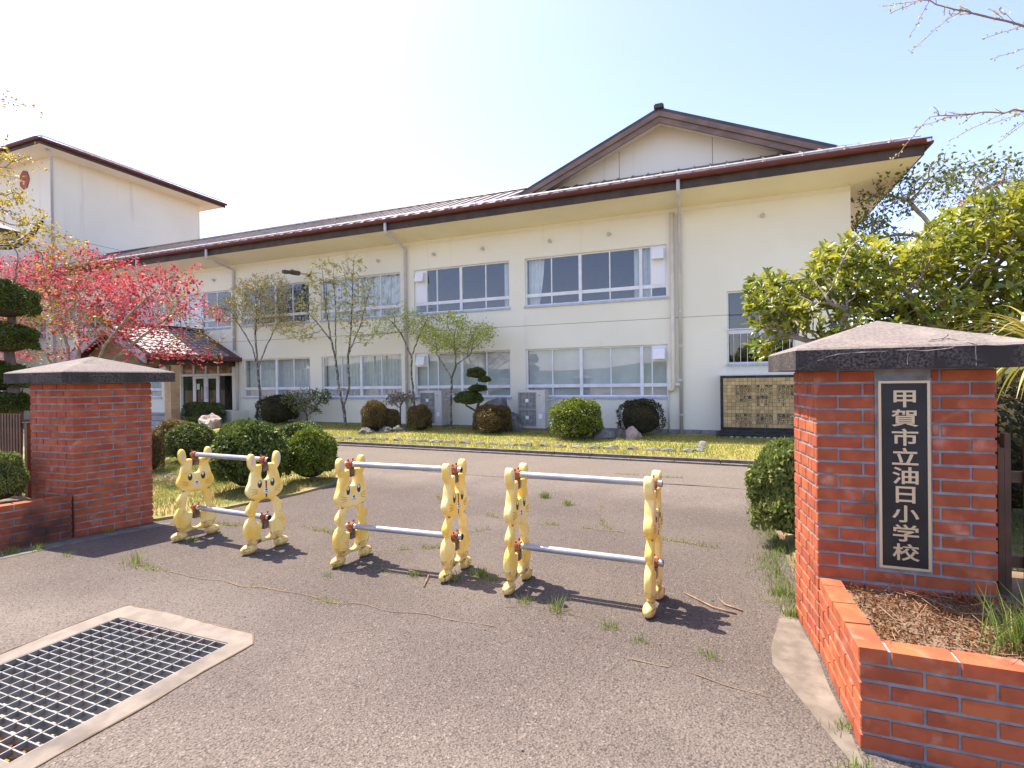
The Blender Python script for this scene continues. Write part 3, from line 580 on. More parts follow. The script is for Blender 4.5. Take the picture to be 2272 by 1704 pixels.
# glazed entrance
E0, E1, EZ0, EZ1 = ENT
ent = MB(); ya, yb = FY+0.05, FY+0.13
ent.box(E0, E1, ya, yb, EZ1-0.06, EZ1); ent.box(E0, E1, ya, yb, EZ0, EZ0+0.05); ent.box(E0, E1, ya-0.003, yb+0.003, 1.93, 2.02)
XS = [E0, -20.02, -19.32, -18.62, E1]
for x in XS: ent.box(max(E0, x-0.04), min(E1, x+0.04), ya-0.008, yb+0.008, EZ0+0.05, EZ1-0.06)
eo = ent.build('entrance_screen', 'white', B)
for i in range(4):
    bx('pane', 'doorglass', eo, XS[i]+0.04, XS[i+1]-0.04, FY+0.088, FY+0.094, EZ0+0.05, 1.93)
    bx('painted_pane', 'colourglass', eo, XS[i]+0.04, XS[i+1]-0.04, FY+0.088, FY+0.094, 2.02, EZ1-0.06)
for i in (1, 2):
    dm = MB(); p, q = XS[i]+0.045, XS[i+1]-0.045
    dm.box(p, p+0.07, ya-0.006, yb-0.05, EZ0+0.06, 1.92); dm.box(q-0.07, q, ya-0.006, yb-0.05, EZ0+0.06, 1.92); dm.box(p+0.07, q-0.07, ya-0.006, yb-0.05, EZ0+0.06, EZ0+0.2); dm.box(p+0.07, q-0.07, ya-0.006, yb-0.05, 1.83, 1.92)
    do = dm.build('door', 'white', B); hx = q-0.10 if i == 1 else p+0.10
    MB().tube([(hx, FY-0.02, 1.0), (hx, FY-0.02, 1.5)], 0.014, 6).build('handle', 'galv', do)
bx('notice', 'paper', eo, -19.88, -19.72, FY+0.080, FY+0.084, 1.38, 1.62); bx('sticker', 'poster_red', eo, -20.17, -20.07, FY+0.080, FY+0.084, 1.82, 1.90)
# roof: wing, front skirt, gable
EY, EZ, RY, RZ = 13.74, 6.72, 17.0, 8.25; sl_ = (RZ-EZ)/(RY-EY)
fz = lambda Y: EZ+sl_*(Y-EY)
RX = 4.42; gx = -1.35; gz_ = 9.10; sr = (gz_-6.64)/(RX-gx)
rf = MB()
rf.slab([(-28.8, EY, EZ), (-5.6, EY, EZ), (-5.6, RY, RZ), (-28.8, RY, RZ)], 0.07)
rf.slab([(-28.8, RY+0.001, RZ), (-5.0, RY+0.001, RZ), (-5.0, 20.6, fz(EY)+0.1), (-28.8, 20.6, fz(EY)+0.1)], 0.07)
sk_ = MB(); sk_.slab([(-5.599, EY, EZ), (RX, EY, EZ), (RX-1.9, EY+1.9, fz(EY+1.9)), (-5.599, EY+1.9, fz(EY+1.9))], 0.07)
roof = rf.build('roof', 'roof', B); sk_.build('skirt_roof', 'roofdark', B)
g1 = MB(); gz = lambda X: gz_-sr*abs(X-gx)
g1.slab([(RX, EY+0.02, gz(RX)), (RX, 26, gz(RX)), (gx, 26, gz_), (gx, 14.86, gz_), (RX-1.12, 14.86, gz(RX-1.12))], 0.08)
g1.slab([(gx, 14.86, gz_), (gx, 26, gz_), (-6.55, 26, gz(-6.55)), (-6.55, 14.86, gz(-6.55))], 0.08)
gab = g1.build('gable_roof', 'roofdark', B)
seam = MB()
for X in np.arange(-28.5, -5.7, 0.42): seam.slab([(X-0.018, EY, EZ+0.035), (X+0.018, EY, EZ+0.035), (X+0.018, RY, RZ+0.035), (X-0.018, RY, RZ+0.035)], 0.034)
for X in np.arange(-5.5, 3.9, 0.42):
    ye = min(EY+1.8, EY+(RX-X)-0.05); seam.slab([(X-0.018, EY, EZ+0.035), (X+0.018, EY, EZ+0.035), (X+0.018, ye, fz(ye)+0.035), (X-0.018, ye, fz(ye)+0.035)], 0.034)
stuff(seam.build('roof_seams', 'roof', roof))
MB().tube([(-28.8, RY, RZ+0.02), (-5.2, RY, RZ+0.02)], 0.07, 6).build('ridge_cap', 'roofdark', roof)
for k, (dy, dz) in enumerate(((0.06, 0.055), (0.22, 0.055))):
    MB().tube([(-28.8, EY+dy, fz(EY+dy)+dz), (RX-dy-0.1, EY+dy, fz(EY+dy)+dz)], 0.016, 6).build('snow_rail', 'rail', roof)
st = MB()
for X in np.arange(-28.6, 4.0, 0.85): st.box(X-0.012, X+0.012, EY+0.05, EY+0.23, fz(EY+0.05)-0.02, fz(EY+0.14)+0.05)
stuff(st.build('rail_stays', 'rail', roof))
# gable wall, barge boards, ridge
GY = 15.42
gw = MB(); zb = fz(GY)-0.05; xl = gx-(gz_-0.20-zb)/sr; xr = gx+(gz_-0.20-zb)/sr
gw.add([(xl, GY, zb), (xr, GY, zb), (gx, GY, gz_-0.20), (xl, GY+0.2, zb), (xr, GY+0.2, zb), (gx, GY+0.2, gz_-0.20)], [(0, 1, 2), (5, 4, 3), (0, 3, 4, 1), (1, 4, 5, 2), (2, 5, 3, 0)])
gwo = gw.build('gable_wall', 'cream', B)
for X in (-2.55, 0.02): bx('panel_joint', 'fascia', gwo, X-0.006, X+0.006, GY-0.002, GY+0.01, zb+0.02, gz(X)-0.26)
for s in (-1, 1):
    xe = gx+s*(4.36 if s < 0 else 4.60)
    for nm, mt, o0, o1, ya, yb in (('barge_board', 'barge', 0.085, 0.235, 14.86, 14.92), ('barge_board', 'barge', 0.24, 0.40, 14.90, 14.95)):
        bm_ = MB(); zA, zB = gz_, gz(xe)
        bm_.add([(gx, ya, zA-o0), (xe, ya, zB-o0), (xe, ya, zB-o1), (gx, ya, zA-o1), (gx, yb, zA-o0), (xe, yb, zB-o0), (xe, yb, zB-o1), (gx, yb, zA-o1)], [(0, 1, 2, 3), (7, 6, 5, 4), (0, 4, 5, 1), (2, 6, 7, 3), (1, 5, 6, 2), (0, 3, 7, 4)]); bm_.build(nm, mt, B)
    ms = MB(); ms.slab([(gx, 14.951, gz_-0.24), (xe, 14.951, gz(xe)-0.24), (xe, GY, gz(xe)-0.24), (gx, GY, gz_-0.24)], 0.03); ms.build('gable_soffit', 'soffit', B)
MB().box(gx-0.13, gx+0.13, 14.80, 26, gz_-0.03, gz_+0.05).build('gable_ridge_cap', 'roofdark', B)
bx('ridge_end_tile', 'roofdark', B, gx-0.10, gx+0.10, 14.77, 14.799, gz_-0.05, gz_+0.06)
# soffits, fascia, gutter
sm = MB(); sm.slab([(-28.8, EY+0.13, 6.41), (RX-0.13, EY+0.13, 6.41), (3.19, FY, 6.31), (-28.8, FY, 6.31)], 0.02); sm.slab([(RX-0.13, EY+0.13, 6.41), (RX-0.13, 26, 6.41), (3.192, 26, 6.31), (3.192, FY, 6.31)], 0.02); sm.build('soffit', 'soffit', B)
bx('fascia', 'fascia', B, -28.8, RX-0.09, EY+0.09, EY+0.129, 6.395, 6.68); bx('fascia', 'fascia', B, RX-0.129, RX-0.09, EY+0.131, 26, 6.395, 6.62)
def gutter(p, q, r=0.085):
    p, q = Vector(p), Vector(q); d = (q-p).normalized(); n = Vector((d.y, -d.x, 0)); m_ = 9; mb = MB()
    prof = [(-r, 0.02)]+[(-r*math.cos(math.pi*i/m_), -r*math.sin(math.pi*i/m_)) for i in range(m_+1)]+[(r, 0.02)]
    vs = [tuple(p+n*a+Vector((0, 0, b))) for a, b in prof]+[tuple(q+n*a+Vector((0, 0, b))) for a, b in prof]; k = len(prof)
    mb.add(vs, [(i, i+1, k+i+1, k+i) for i in range(k-1)]+[list(range(k))[::-1], list(range(k, 2*k)), (k-1, 0, k, 2*k-1)]); return mb
gt = gutter((-28.8, EY, 6.68), (RX, EY, 6.68)).build('gutter', 'gutter', B, smooth=False)
bands = []
for X in np.arange(-28, 4.3, 0.93):
    gutter((X-0.02, EY, 6.681), (X+0.02, EY, 6.681), 0.090).build('gutter_bracket', 'gutter', gt)
gutter((RX-0.0, EY+0.09, 6.66), (RX-0.0, 26, 6.66)).build('side_gutter', 'gutter', B)
bx('gutter_end', 'panel', gt, RX-0.10, RX-0.02, EY-0.094, EY-0.0865, 6.60, 6.66)
for X, bot in ((-21.4, 3.2), (-17.52, 2.9), (-9.62, 0.1), (-0.80, 0.05)):
    xp = X-0.05
    mbp = MB().tube([(X, EY, 6.60), (X, EY, 6.36), (X, EY+0.06, 6.28), (xp, FY-0.12, 6.10), (xp, FY-0.075, 6.04), (xp, FY-0.075, bot)], 0.048, 10)
    dp = mbp.build('downpipe', 'pipe', B, smooth=True)
    for z in np.arange(bot+0.5, 6, 0.95): MB().tube([(xp, FY-0.075, z), (xp, FY-0.075, z+0.05)], 0.053, 10).build('pipe_collar', 'pipe', dp)
MB().tube([(-17.42, 14.9, 2.60), (-17.42, 14.9, 0.12)], 0.05, 8).build('downpipe', 'pipe', B, smooth=True)
MB().tube([(-1.05, 14.93, 6.16), (-1.05, 14.93, 1.33), (-1.07, 14.93, 1.27), (-1.19, 14.93, 1.25)], 0.058, 10).build('conduit', 'creampipe', B, smooth=True)
MB().tube([(-1.19, 14.95, 1.27), (-1.17, 14.95, 0.05)], 0.022, 8).build('conduit', 'pipe', B, smooth=True)
MB().tube([(-1.0, 14.93, 1.40), (-0.88, 14.93, 1.40)], 0.05, 8).build('conduit_joint', 'creampipe', B)
MB().tube([(-21.2, 14.93, 5.98), (-21.2, 14.93, 4.6)], 0.06, 8).build('conduit', 'creampipe', B, smooth=True); MB().tube([(-21.25, 14.93, 5.98), (-20.7, 14.93, 5.98)], 0.06, 8).build('conduit', 'creampipe', B, smooth=True)
vm = MB().tube([(0, 0.001, 0), (0, -0.07, 0), (0, -0.095, -0.02)], [0.055, 0.055, 0.045], 10).mesh('vent_cap', 'vent')
for X, Z in ((-20.42, 5.79), (-18.68, 5.78), (-16.52, 5.78), (-14.6, 5.79), (-12.6, 5.79), (-10.79, 5.79), (-8.59, 5.79), (-6.81, 5.79), (-4.59, 5.78), (-2.8, 5.78), (1.22, 5.80)):
    link(bpy.data.objects.new('vent_cap', vm), B, (X, FY, Z))
bx('weather_strip', 'mortar', B, -28.8, 3.19, FY-0.012, FY-0.002, -0.1, 0.16)
# low planter wall beside the entrance
bx('planter_wall', 'cream', B, -17.78, -16.9, 14.2, 14.999, 0.0, 0.55)

# wall lamp on a bracket
lp = thing('wall_lamp', 'dark weathered lamp on a horizontal arm above the upper windows', 'lamp', (-13.84, FY, 5.58))
MB().tube([(-13.84, FY+0.01, 5.58), (-13.84, FY-0.55, 5.53)], 0.035, 8).build('arm', 'acgrey', lp)
MB().tube([(-13.84, FY-0.02, 5.58), (-13.84, FY-0.05, 5.58)], 0.09, 10).build('wall_plate', 'lamp', lp)
MB().tube([(-13.84, FY-0.50, 5.535), (-13.84, FY-0.52, 5.53), (-13.84, FY-0.88, 5.50), (-13.84, FY-0.90, 5.495)], [0.06, 0.085, 0.085, 0.06], 10).build('housing', 'lamp', lp)
MB().tube([(-13.84, FY-0.90, 5.495), (-13.84, FY-0.98, 5.48), (-13.84, FY-1.22, 5.45), (-13.84, FY-1.25, 5.447)], [0.05, 0.065, 0.075, 0.06], 10).build('lamp_head', 'lamp', lp)

# ================================================================= TALL BLOCK BEHIND
T = thing('tall_block', 'taller cream block with hipped brown roof rising behind the red maple', 'building', (-33, 18, 0))
tops = [(-32.05, -31.35, 6.95, 7.75), (-30.3, -29.7, 7.1, 8.1), (-30.15, -29.5, 3.85, 4.9), (-32.15, -31.4, 3.8, 5.0), (-32.15, -31.4, 1.2, 2.5), (-30.15, -29.5, 1.2, 2.5)]
tm = MB(); wall_with_openings(tm, -42, -28.8, -0.1, 12.42, 14.74, 0.3, tops)
tm.add([(-28.8, 14.74, -0.1), (-28.8, 22.2, -0.1), (-28.8, 22.2, 12.42), (-28.8, 14.74, 12.42)], [(0, 1, 2, 3)])
tm.add([(-42, 22.2, -0.1), (-28.8, 22.2, -0.1), (-28.8, 22.2, 12.42), (-42, 22.2, 12.42)], [(3, 2, 1, 0)]); tm.add([(-42, 14.74, -0.1), (-42, 22.2, -0.1), (-42, 22.2, 12.42), (-42, 14.74, 12.42)], [(3, 2, 1, 0)])
tm.build('wall', 'cream', T)
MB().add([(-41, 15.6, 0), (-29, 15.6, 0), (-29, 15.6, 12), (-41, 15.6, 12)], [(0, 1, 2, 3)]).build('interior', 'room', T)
for o in tops: make_window(T, *o, [(o[0]+o[1])/2], [], Y=14.74, tr=0.3)
tx0, tx1, ty0, ty1, tz = -43, -27.75, 13.72, 23.1, 12.62; rz = tz+0.43*(ty1-ty0)/2; mx = (ty1-ty0)/2
tr_ = MB(); pts = [(tx0, ty0, tz), (tx1, ty0, tz), (tx1, ty1, tz), (tx0, ty1, tz), (tx0+mx, ty0+mx, rz), (tx1-mx, ty0+mx, rz)]
tr_.add(pts, [(0, 1, 5, 4), (1, 2, 5), (2, 3, 4, 5), (3, 0, 4), (3, 2, 1, 0)]); tro = tr_.build('roof', 'roof', T)
sm = MB()
for Y in np.arange(ty0+0.3, ty1-0.3, 0.42):
    h = min(Y-ty0, ty1-Y); sm.slab([(tx1, Y-0.02, tz+0.04), (tx1, Y+0.02, tz+0.04), (tx1-h, Y+0.02, tz+0.43*h+0.04), (tx1-h, Y-0.02, tz+0.43*h+0.04)], 0.04)
stuff(sm.build('roof_seams', 'rail', tro))
for k, (d_, z_) in enumerate(((0.12, 0.14), (0.34, 0.14))):
    MB().tube([(tx1-d_, ty0+d_, tz+0.43*d_+z_), (tx1-d_, ty1-d_, tz+0.43*d_+z_)], 0.025, 6).build('snow_rail', 'rail', tro)
    MB().tube([(tx0, ty0+d_, tz+0.43*d_+z_), (tx1-d_, ty0+d_, tz+0.43*d_+z_)], 0.025, 6).build('snow_rail', 'rail', tro)
bx('soffit', 'soffit', T, tx0, tx1-0.06, ty0+0.06, ty1-0.06, 12.42, 12.44)
fm = MB(); fm.box(tx0, tx1, ty0, ty0+0.05, 12.40, 12.61); fm.box(tx1-0.05, tx1, ty0+0.051, ty1, 12.40, 12.61); fm.build('fascia', 'fascia', T)
gutter((tx0, ty0-0.09, 12.60), (tx1+0.1, ty0-0.09, 12.60)).build('gutter', 'gutter', T); gutter((tx1+0.09, ty0, 12.60), (tx1+0.09, ty1, 12.60)).build('gutter', 'gutter', T)
MB().tube([(-28.2, ty0+0.5, 12.4), (-28.2, ty0+0.7, 12.2), (-28.72, 14.68, 11.9), (-28.72, 14.68, 0)], 0.06, 8).build('downpipe', 'pipe', T, smooth=True)
bx('wall_joint', 'fascia', T, -28.8, -28.798, 14.74, 22.2, 8.65, 8.665)
em = MB(); n = 20; cx, cz = -30.97, 11.60
em.tube([(cx, 14.741, cz), (cx, 14.70, cz)], 0.01, 3)
em = MB(); ol = [(cx+0.38*math.cos(2*math.pi*i/n)*(1+0.07*math.cos(5*2*math.pi*i/n)), cz+0.45*math.sin(2*math.pi*i/n)*(1+0.05*math.cos(7*2*math.pi*i/n))) for i in range(n)]
em.add([(x, 14.739, z) for x, z in ol]+[(x, 14.70, z) for x, z in ol], [list(range(n, 2*n))[::-1]]+[(i, (i+1) % n, n+(i+1) % n, n+i) for i in range(n)]); em.build('crest', 'emblem', T)
# small neighbouring roof at the far left
S = thing('side_annexe', 'small annexe with brown roof corner at the left edge of the picture', 'building', (-32, 12, 0))
sa = MB(); sa.box(-36, -29.0, 11.4, 12.9, 0, 7.6); sa.build('wall', 'cream', S)
sa = MB(); sa.add([(-36, 10.6, 8.25), (-27.7, 10.6, 8.25), (-27.7, 13.0, 8.25), (-36, 13.0, 8.25), (-36, 11.8, 9.0), (-28.9, 11.8, 9.0)], [(0, 1, 5, 4), (1, 2, 5), (2, 3, 4, 5), (3, 0, 4), (3, 2, 1, 0)]); sa.build('roof', 'roof', S)
bx('fascia', 'fascia', S, -36, -27.68, 10.57, 10.62, 7.98, 8.23); bx('fascia', 'fascia', S, -27.73, -27.68, 10.621, 13.0, 7.98, 8.23); bx('soffit', 'soffit', S, -36, -27.74, 10.63, 13.0, 7.95, 7.98)
# service cables on the tall block
cb = thing('service_cable', 'thick black power cables looping down from the tall block', 'cable', (-29.9, 14.6, 9.6))
a = at(87, 495, 14.6); b = at(60, 530, 13.2); c = at(0, 545, 11.5); d0 = at(-60, 530, 10.0)
for k in range(3):
    o = Vector((0.05*k, -0.05*k, 0.09*k-0.1)); pts = []
    for (p, q, n_) in ((a, b, 6), (b, c, 6), (c, d0, 4)): pts += [p+(q-p)*(i/n_)+o*(1 if i or p != a else 0)+Vector((0, 0, -0.25*math.sin(math.pi*i/n_)*0.5)) for i in range(n_)]
    MB().tube(pts, 0.055 if k == 0 else 0.04, 6).build('cable', 'cable', cb, smooth=True)
MB().tube([a+Vector((0, 0.14, 0.1)), a+Vector((0, 0, 0.1)), a+Vector((0, -0.05, -0.25))], 0.07, 6).build('cable_bracket', 'cable', cb)

# ================================================================= PORCH
PX0, PX1, PC = -21.5, -17.3, -19.4; PY0, PYW = 11.35, 14.99; PZE, PZR = 2.62, 3.72; ps = (PZR-PZE)/(PX1-PC)
P = thing('entrance_porch', 'tiled gable-roofed porch with tan tiled posts over the school entrance', 'porch', (PC, 13.2, 0))
for s in (-1, 1):
    xe = PC+s*(PX1-PC)
    MB().slab([(PC, PY0, PZR), (xe, PY0, PZE), (xe, PYW, PZE), (PC, PYW, PZR)], 0.09).build('roof_deck', 'maroon', P)
    MB().box(min(xe, xe+s*0.06), max(xe, xe+s*0.06), PY0, PYW, PZE-0.16, PZE+0.0).build('eave_board', 'maroon', P)
    MB().add([(PC, PY0-0.03, PZR-0.03), (xe, PY0-0.03, PZE-0.03), (xe, PY0-0.03, PZE-0.32), (PC, PY0-0.03, PZR-0.32), (PC, PY0+0.03, PZR-0.03), (xe, PY0+0.03, PZE-0.03), (xe, PY0+0.03, PZE-0.32), (PC, PY0+0.03, PZR-0.32)],
             [(0, 1, 2, 3), (7, 6, 5, 4), (0, 4, 5, 1), (2, 6, 7, 3), (1, 5, 6, 2), (0, 3, 7, 4)]).build('barge_board', 'greyboard', P)
    bx('beam', 'fascia', P, xe-s*0.35-0.12, xe-s*0.35+0.12, PY0+0.1, PYW, 2.28, 2.50)
MB().add([(PX0+0.25, PY0+0.35, 2.45), (PX1-0.25, PY0+0.35, 2.45), (PC, PY0+0.35, PZR-0.14), (PX0+0.25, PY0+0.45, 2.45), (PX1-0.25, PY0+0.45, 2.45), (PC, PY0+0.45, PZR-0.14)], [(0, 1, 2), (5, 4, 3), (0, 3, 4, 1), (1, 4, 5, 2), (2, 5, 3, 0)]).build('gable_board', 'brownwall', P)
bx('front_beam', 'brownwall', P, PX0+0.2, PX1-0.2, PY0+0.31, PY0+0.60, 2.20, 2.46)
bx('ceiling', 'soffit', P, PX0+0.25, PX1-0.25, PY0+0.46, PYW, 2.50, 2.53)
MB().box(PC-0.12, PC+0.12, PY0-0.05, PYW, PZR-0.01, PZR+0.12).build('ridge_cap', 'maroon', P)
# curved roof tiles
tl = math.hypot(PX1-PC, PZR-PZE); rows, colsn = 9, 13; tw_, th_ = (PYW-0.55-PY0)/colsn, tl/rows
n = 6; tv = []; tf = []
for j in range(2):
    for i in range(n+1): tv.append((j*(th_+0.02), i*tw_/n*1.03, 0.045*(0.5+0.5*math.cos(math.pi*i/n*2))+(0.030 if j else 0.0)))
for i in range(n): tf.append((i, i+1, n+2+i, n+1+i))
tv += [(th_+0.02, i*tw_/n*1.03, -0.005) for i in range(n+1)]
for i in range(n): tf.append((n+1+i, n+2+i, 2*(n+1)+i+1, 2*(n+1)+i))
tme = MB().add(tv, tf).mesh('roof_tile', 'kawara', smooth=False)
for s in (1, -1):
    ang = math.atan2(PZR-PZE, PX1-PC)
    for r in range(rows):
        for c in range(colsn):
            t = r*th_; X = PC+s*(t*math.cos(ang)); Z = PZR-t*math.sin(ang)+0.012; Y = PY0+c*tw_
            o = bpy.data.objects.new('roof_tile', tme); link(o, P, (X, Y if s > 0 else Y+tw_, Z))
            o.rotation_euler = (0, ang, 0) if s > 0 else (0, ang, math.pi)
for X in (-17.75, -21.05):
    pm = MB().box(X-0.16, X+0.16, 12.38, 12.70, 0.0, 2.28); po = pm.build('post', 'mortar', P)
    for zi in range(16):
        z = 0.02+zi*0.1415
        for q in ((X-0.163, X-0.003), (X+0.003, X+0.163)): bx('tile', 'tile_tan', po, q[0], q[1], 12.373, 12.3799, z, z+0.134)
        for q in ((12.382, 12.537), (12.543, 12.698)): bx('tile', 'tile_tan', po, X+0.1601, X+0.167, q[0], q[1], z, z+0.134)
cm = thing('security_camera', 'small white security camera on the porch post', 'camera', (-17.55, 12.32, 2.16))
MB().tube([(-17.75, 12.3, 2.20), (-17.95, 12.18, 2.12)], 0.045, 8).build('body', 'panel', cm); MB().tube([(-17.72, 12.38, 2.12), (-17.72, 12.30, 2.12), (-17.75, 12.3, 2.2)], 0.03, 6).build('mount', 'acgrey', cm)
MB().tube([(-17.60, 12.36, 2.25), (-17.58, 12.33, 1.95), (-17.66, 12.33, 1.88), (-17.72, 12.34, 1.98)], 0.018, 6).build('lead', 'cable', cm)
pf = bx('porch_floor', 'tile_grey', P, -23.5, -17.85, 13.2, 14.98, -0.01, 0.42); bx('porch_step', 'tile_grey', P, -23.5, -17.9, 12.8, 13.199, -0.01, 0.26); bx('porch_step', 'tile_grey', P, -23.5, -17.95, 12.45, 12.799, -0.01, 0.12)

# ================================================================= MURAL OF TILES
MU = thing('song_mural', 'ochre tile mural lettered in black on a dark stone plinth', 'mural', (1.2, 14.6, 0))
TX0, TZ0, tp, tpz = 0.215, 0.285, 0.0965, 0.0915; ncol, nrow = 18, 14
mx1 = TX0+ncol*tp+0.03
bx('backing', 'blackstone', MU, 0.15, mx1+0.06, 14.56, 14.99, 0.10, 1.625)
fm = MB(); fm.box(0.15, 0.205, 14.53, 14.559, 0.20, 1.625); fm.box(mx1, mx1+0.06, 14.53, 14.559, 0.20, 1.625); fm.box(0.205, mx1, 14.53, 14.559, 1.575, 1.625); fm.build('frame', 'blackstone', MU)
bx('plinth', 'blackstone', MU, 0.04, mx1+0.2, 14.20, 14.99, -0.1, 0.14); bx('plinth_step', 'blackstone', MU, 0.12, mx1+0.1, 14.42, 14.559, 0.1405, 0.21)
tme = MB().box(-tp/2+0.003, tp/2-0.003, -0.006, 0.006, -tpz/2+0.003, tpz/2-0.003).mesh('tile', 'tile_mural')
for i in range(ncol):
    for j in range(nrow):
        link(bpy.data.objects.new('tile', tme), MU, (TX0+(i+0.5)*tp, 14.552, TZ0+(j+0.5)*tpz))
for k, ly in enumerate(LYRICS):
    if not ly: continue
    i = ncol-2-k; xc = TX0+(i+0.5)*tp
    for txt, r0 in ((ly[0], 2), (ly[1], 10)):
        mb = MB()
        for q, ch in enumerate(txt):
            j = nrow-1-(r0+q)
            if j < 0: continue
            glyph_to(mb, G_small[ch], xc, TZ0+(j+0.5)*tpz, 14.5445, 0.088, 0.088)
        stuff(mb.build('lettering', 'ink', MU))
for k, ch in enumerate(DON):
    X = 0.40+0.145*(k+(0.7 if k > 1 else 0)); tp_ = bx('donor_tile', 'paper', MU, X-0.035, X+0.035, 14.193, 14.1999, 0.015, 0.085)
    mb = MB(); glyph_to(mb, G_small[ch], X, 0.05, 14.1915, 0.05, 0.05); mb.build('lettering', 'ink', tp_)
struct(bx('mural_kerb', 'concrete', None, -0.25, 2.4, 14.02, 14.12, 0.0, 0.05))

# ================================================================= AIR CONDITIONER UNITS
def ac_unit(X, Y, Z, w_, h_, label):
    A = thing('air_conditioner_unit', label, 'air conditioner', (X, Y, Z), 'outdoor air conditioner units')
    bx('base_block', 'concrete', A, X-w_/2-0.05, X+w_/2+0.05, Y-0.05, Y+0.42, Z-0.12, Z)
    bx('casing', 'acgrey', A, X-w_/2, X+w_/2, Y, Y+0.36, Z+0.001, Z+h_)
    gx0, gx1 = X-w_/2+0.04, X+w_*0.18
    for k in range(2):
        z0 = Z+0.07+k*(h_-0.12)/2; z1 = z0+(h_-0.16)/2; cz = (z0+z1)/2; cx = (gx0+gx1)/2
        rec = bx('fan_recess', 'acdark', A, gx0, gx1, Y-0.004, Y-0.0005, z0, z1)
        fan = MB()
        for b_ in range(4):
            an = b_*math.pi/2+0.4; r_ = min(gx1-gx0, z1-z0)/2*0.92
            fan.add([(cx, Y-0.006, cz), (cx+r_*math.cos(an), Y-0.010, cz+r_*math.sin(an)), (cx+r_*math.cos(an+0.9), Y-0.006, cz+r_*math.sin(an+0.9))], [(0, 1, 2), (2, 1, 0)])
        fan.build('fan', 'mortar', A)
        g = MB()
        for i in range(13): x = gx0+(gx1-gx0)*i/12; g.box(x-0.004, x+0.004, Y-0.020, Y-0.014, z0, z1)
        for i in range(13): z = z0+(z1-z0)*i/12; g.box(gx0, gx1, Y-0.0139, Y-0.010, z-0.004, z+0.004)
        g.build('fan_grille', 'acgrey', A)
        bx('fan_hub', 'panel', A, cx-0.05, cx+0.05, Y-0.026, Y-0.0201, cz-0.05, cz+0.05)
    bx('rating_label', 'panel', A, X+w_*0.27, X+w_*0.40, Y-0.003, Y-0.0005, Z+0.28, Z+0.42); bx('badge', 'bracket', A, X+w_*0.27, X+w_*0.34, Y-0.003, Y-0.0005, Z+h_-0.17, Z+h_-0.15)
    MB().tube([(X+w_/2-0.01, Y+0.2, Z+0.95*h_*0.75), (X+w_/2+0.12, Y+0.25, Z+h_*0.74), (X+w_/2+0.14, 14.96, Z+h_*0.74)], 0.025, 6).build('coolant_pipe', 'acgrey', A)
ac_unit(-5.02, 14.32, 0.17, 0.86, 1.12, 'beige two-fan air conditioner unit standing right of the dark rock')
ac_unit(-8.42, 14.35, 0.19, 0.80, 1.10, 'beige two-fan air conditioner unit half hidden behind a brown clipped bush')
# ================================================================= BRICK GATE
BP, BH, BL, JT, BD = 0.0722, 0.0605, 0.2165, 0.0115, 0.10
BM = {}
def brick_mesh(L, s0=0.0, s1=0.0, h=BH, d=BD, top=False):
    key = (round(L, 3), round(s0, 3), round(s1, 3), top)
    if key in BM: return BM[key]
    c = 0.0035; v = []
    def xr(y): return s0*y, L+s1*y
    a, b = xr(0.0)
    v += [(a+c, 0, c), (b-c, 0, c), (b-c, 0, h-c), (a+c, 0, h-c)]                    # front inner
    v += [(a, c, c*0.5), (b, c, c*0.5), (b, c, h-c*0.5), (a, c, h-c*0.5)]            # front outer (chamfer)
    a, b = xr(d); v += [(a, d, 0), (b, d, 0), (b, d, h), (a, d, h)]
    f = [(0, 1, 2, 3), (4, 5, 1, 0), (5, 6, 2, 1), (6, 7, 3, 2), (7, 4, 0, 3), (8, 9, 5, 4), (9, 10, 6, 5), (10, 11, 7, 6), (11, 8, 4, 7), (11, 10, 9, 8)]
    BM[key] = MB().add(v, f).mesh('brick', 'brick'); return BM[key]
def brick_face(parent, p0, p1, z0, n, a0=90.0, a1=90.0, gap=None, start_free=False, end_free=False, first_even=0, pitch=None):
    """courses of bricks on the face p0->p1 (outside on the right); a0/a1 = inside corner angles"""
    p0, p1 = Vector(p0), Vector(p1); u = (p1-p0); Ln = u.length; u.normalize(); ang = math.atan2(u.y, u.x); bl = BL if pitch is None else pitch-JT
    for k in range(n):
        ev = (k+first_even) % 2 == 0; z = z0+k*BP
        c0, c1 = 1/math.tan(R(a0)), -1/math.tan(R(a1)); w0, w1 = BD/math.sin(R(a0)), BD/math.sin(R(a1))
        if start_free: s = 0.0 if ev else -(bl+JT)/2; own0 = True
        else: s = 0.0 if ev else w0+JT; own0 = ev
        e = Ln if (end_free or not ev) else Ln-w1-JT; own1 = end_free or not ev
        first = True
        while s < e-0.02:
            q = min(s+bl, e)
            if e-q < 0.045 and e-q > 0: q = e
            a = max(s, 0.0); pieces = [(a, q)]
            if gap and gap[2] < z+BH and gap[3] > z:
                pieces = []
                if a < gap[0]-0.03: pieces.append((a, min(q, gap[0])))
                if q > gap[1]+0.03: pieces.append((max(a, gap[1]), q))
            for pa, pb in pieces:
                if pb-pa < 0.025: continue
                s0 = c0 if (own0 and pa == 0.0 and not start_free) else 0.0; s1 = c1 if (own1 and pb == e and not end_free) else 0.0
                o = bpy.data.objects.new('brick', brick_mesh(pb-pa, s0, s1)); P_ = p0+u*pa
                jit = random.uniform(-0.0018, 0.0012); link(o, parent, (P_.x+u.y*jit, P_.y-u.x*jit, z+random.uniform(-0.0012, 0.0012)))
                o.rotation_euler = (random.uniform(-0.008, 0.008), random.uniform(-0.006, 0.006), ang+random.uniform(-0.006, 0.006))
            s = q+JT; first = False
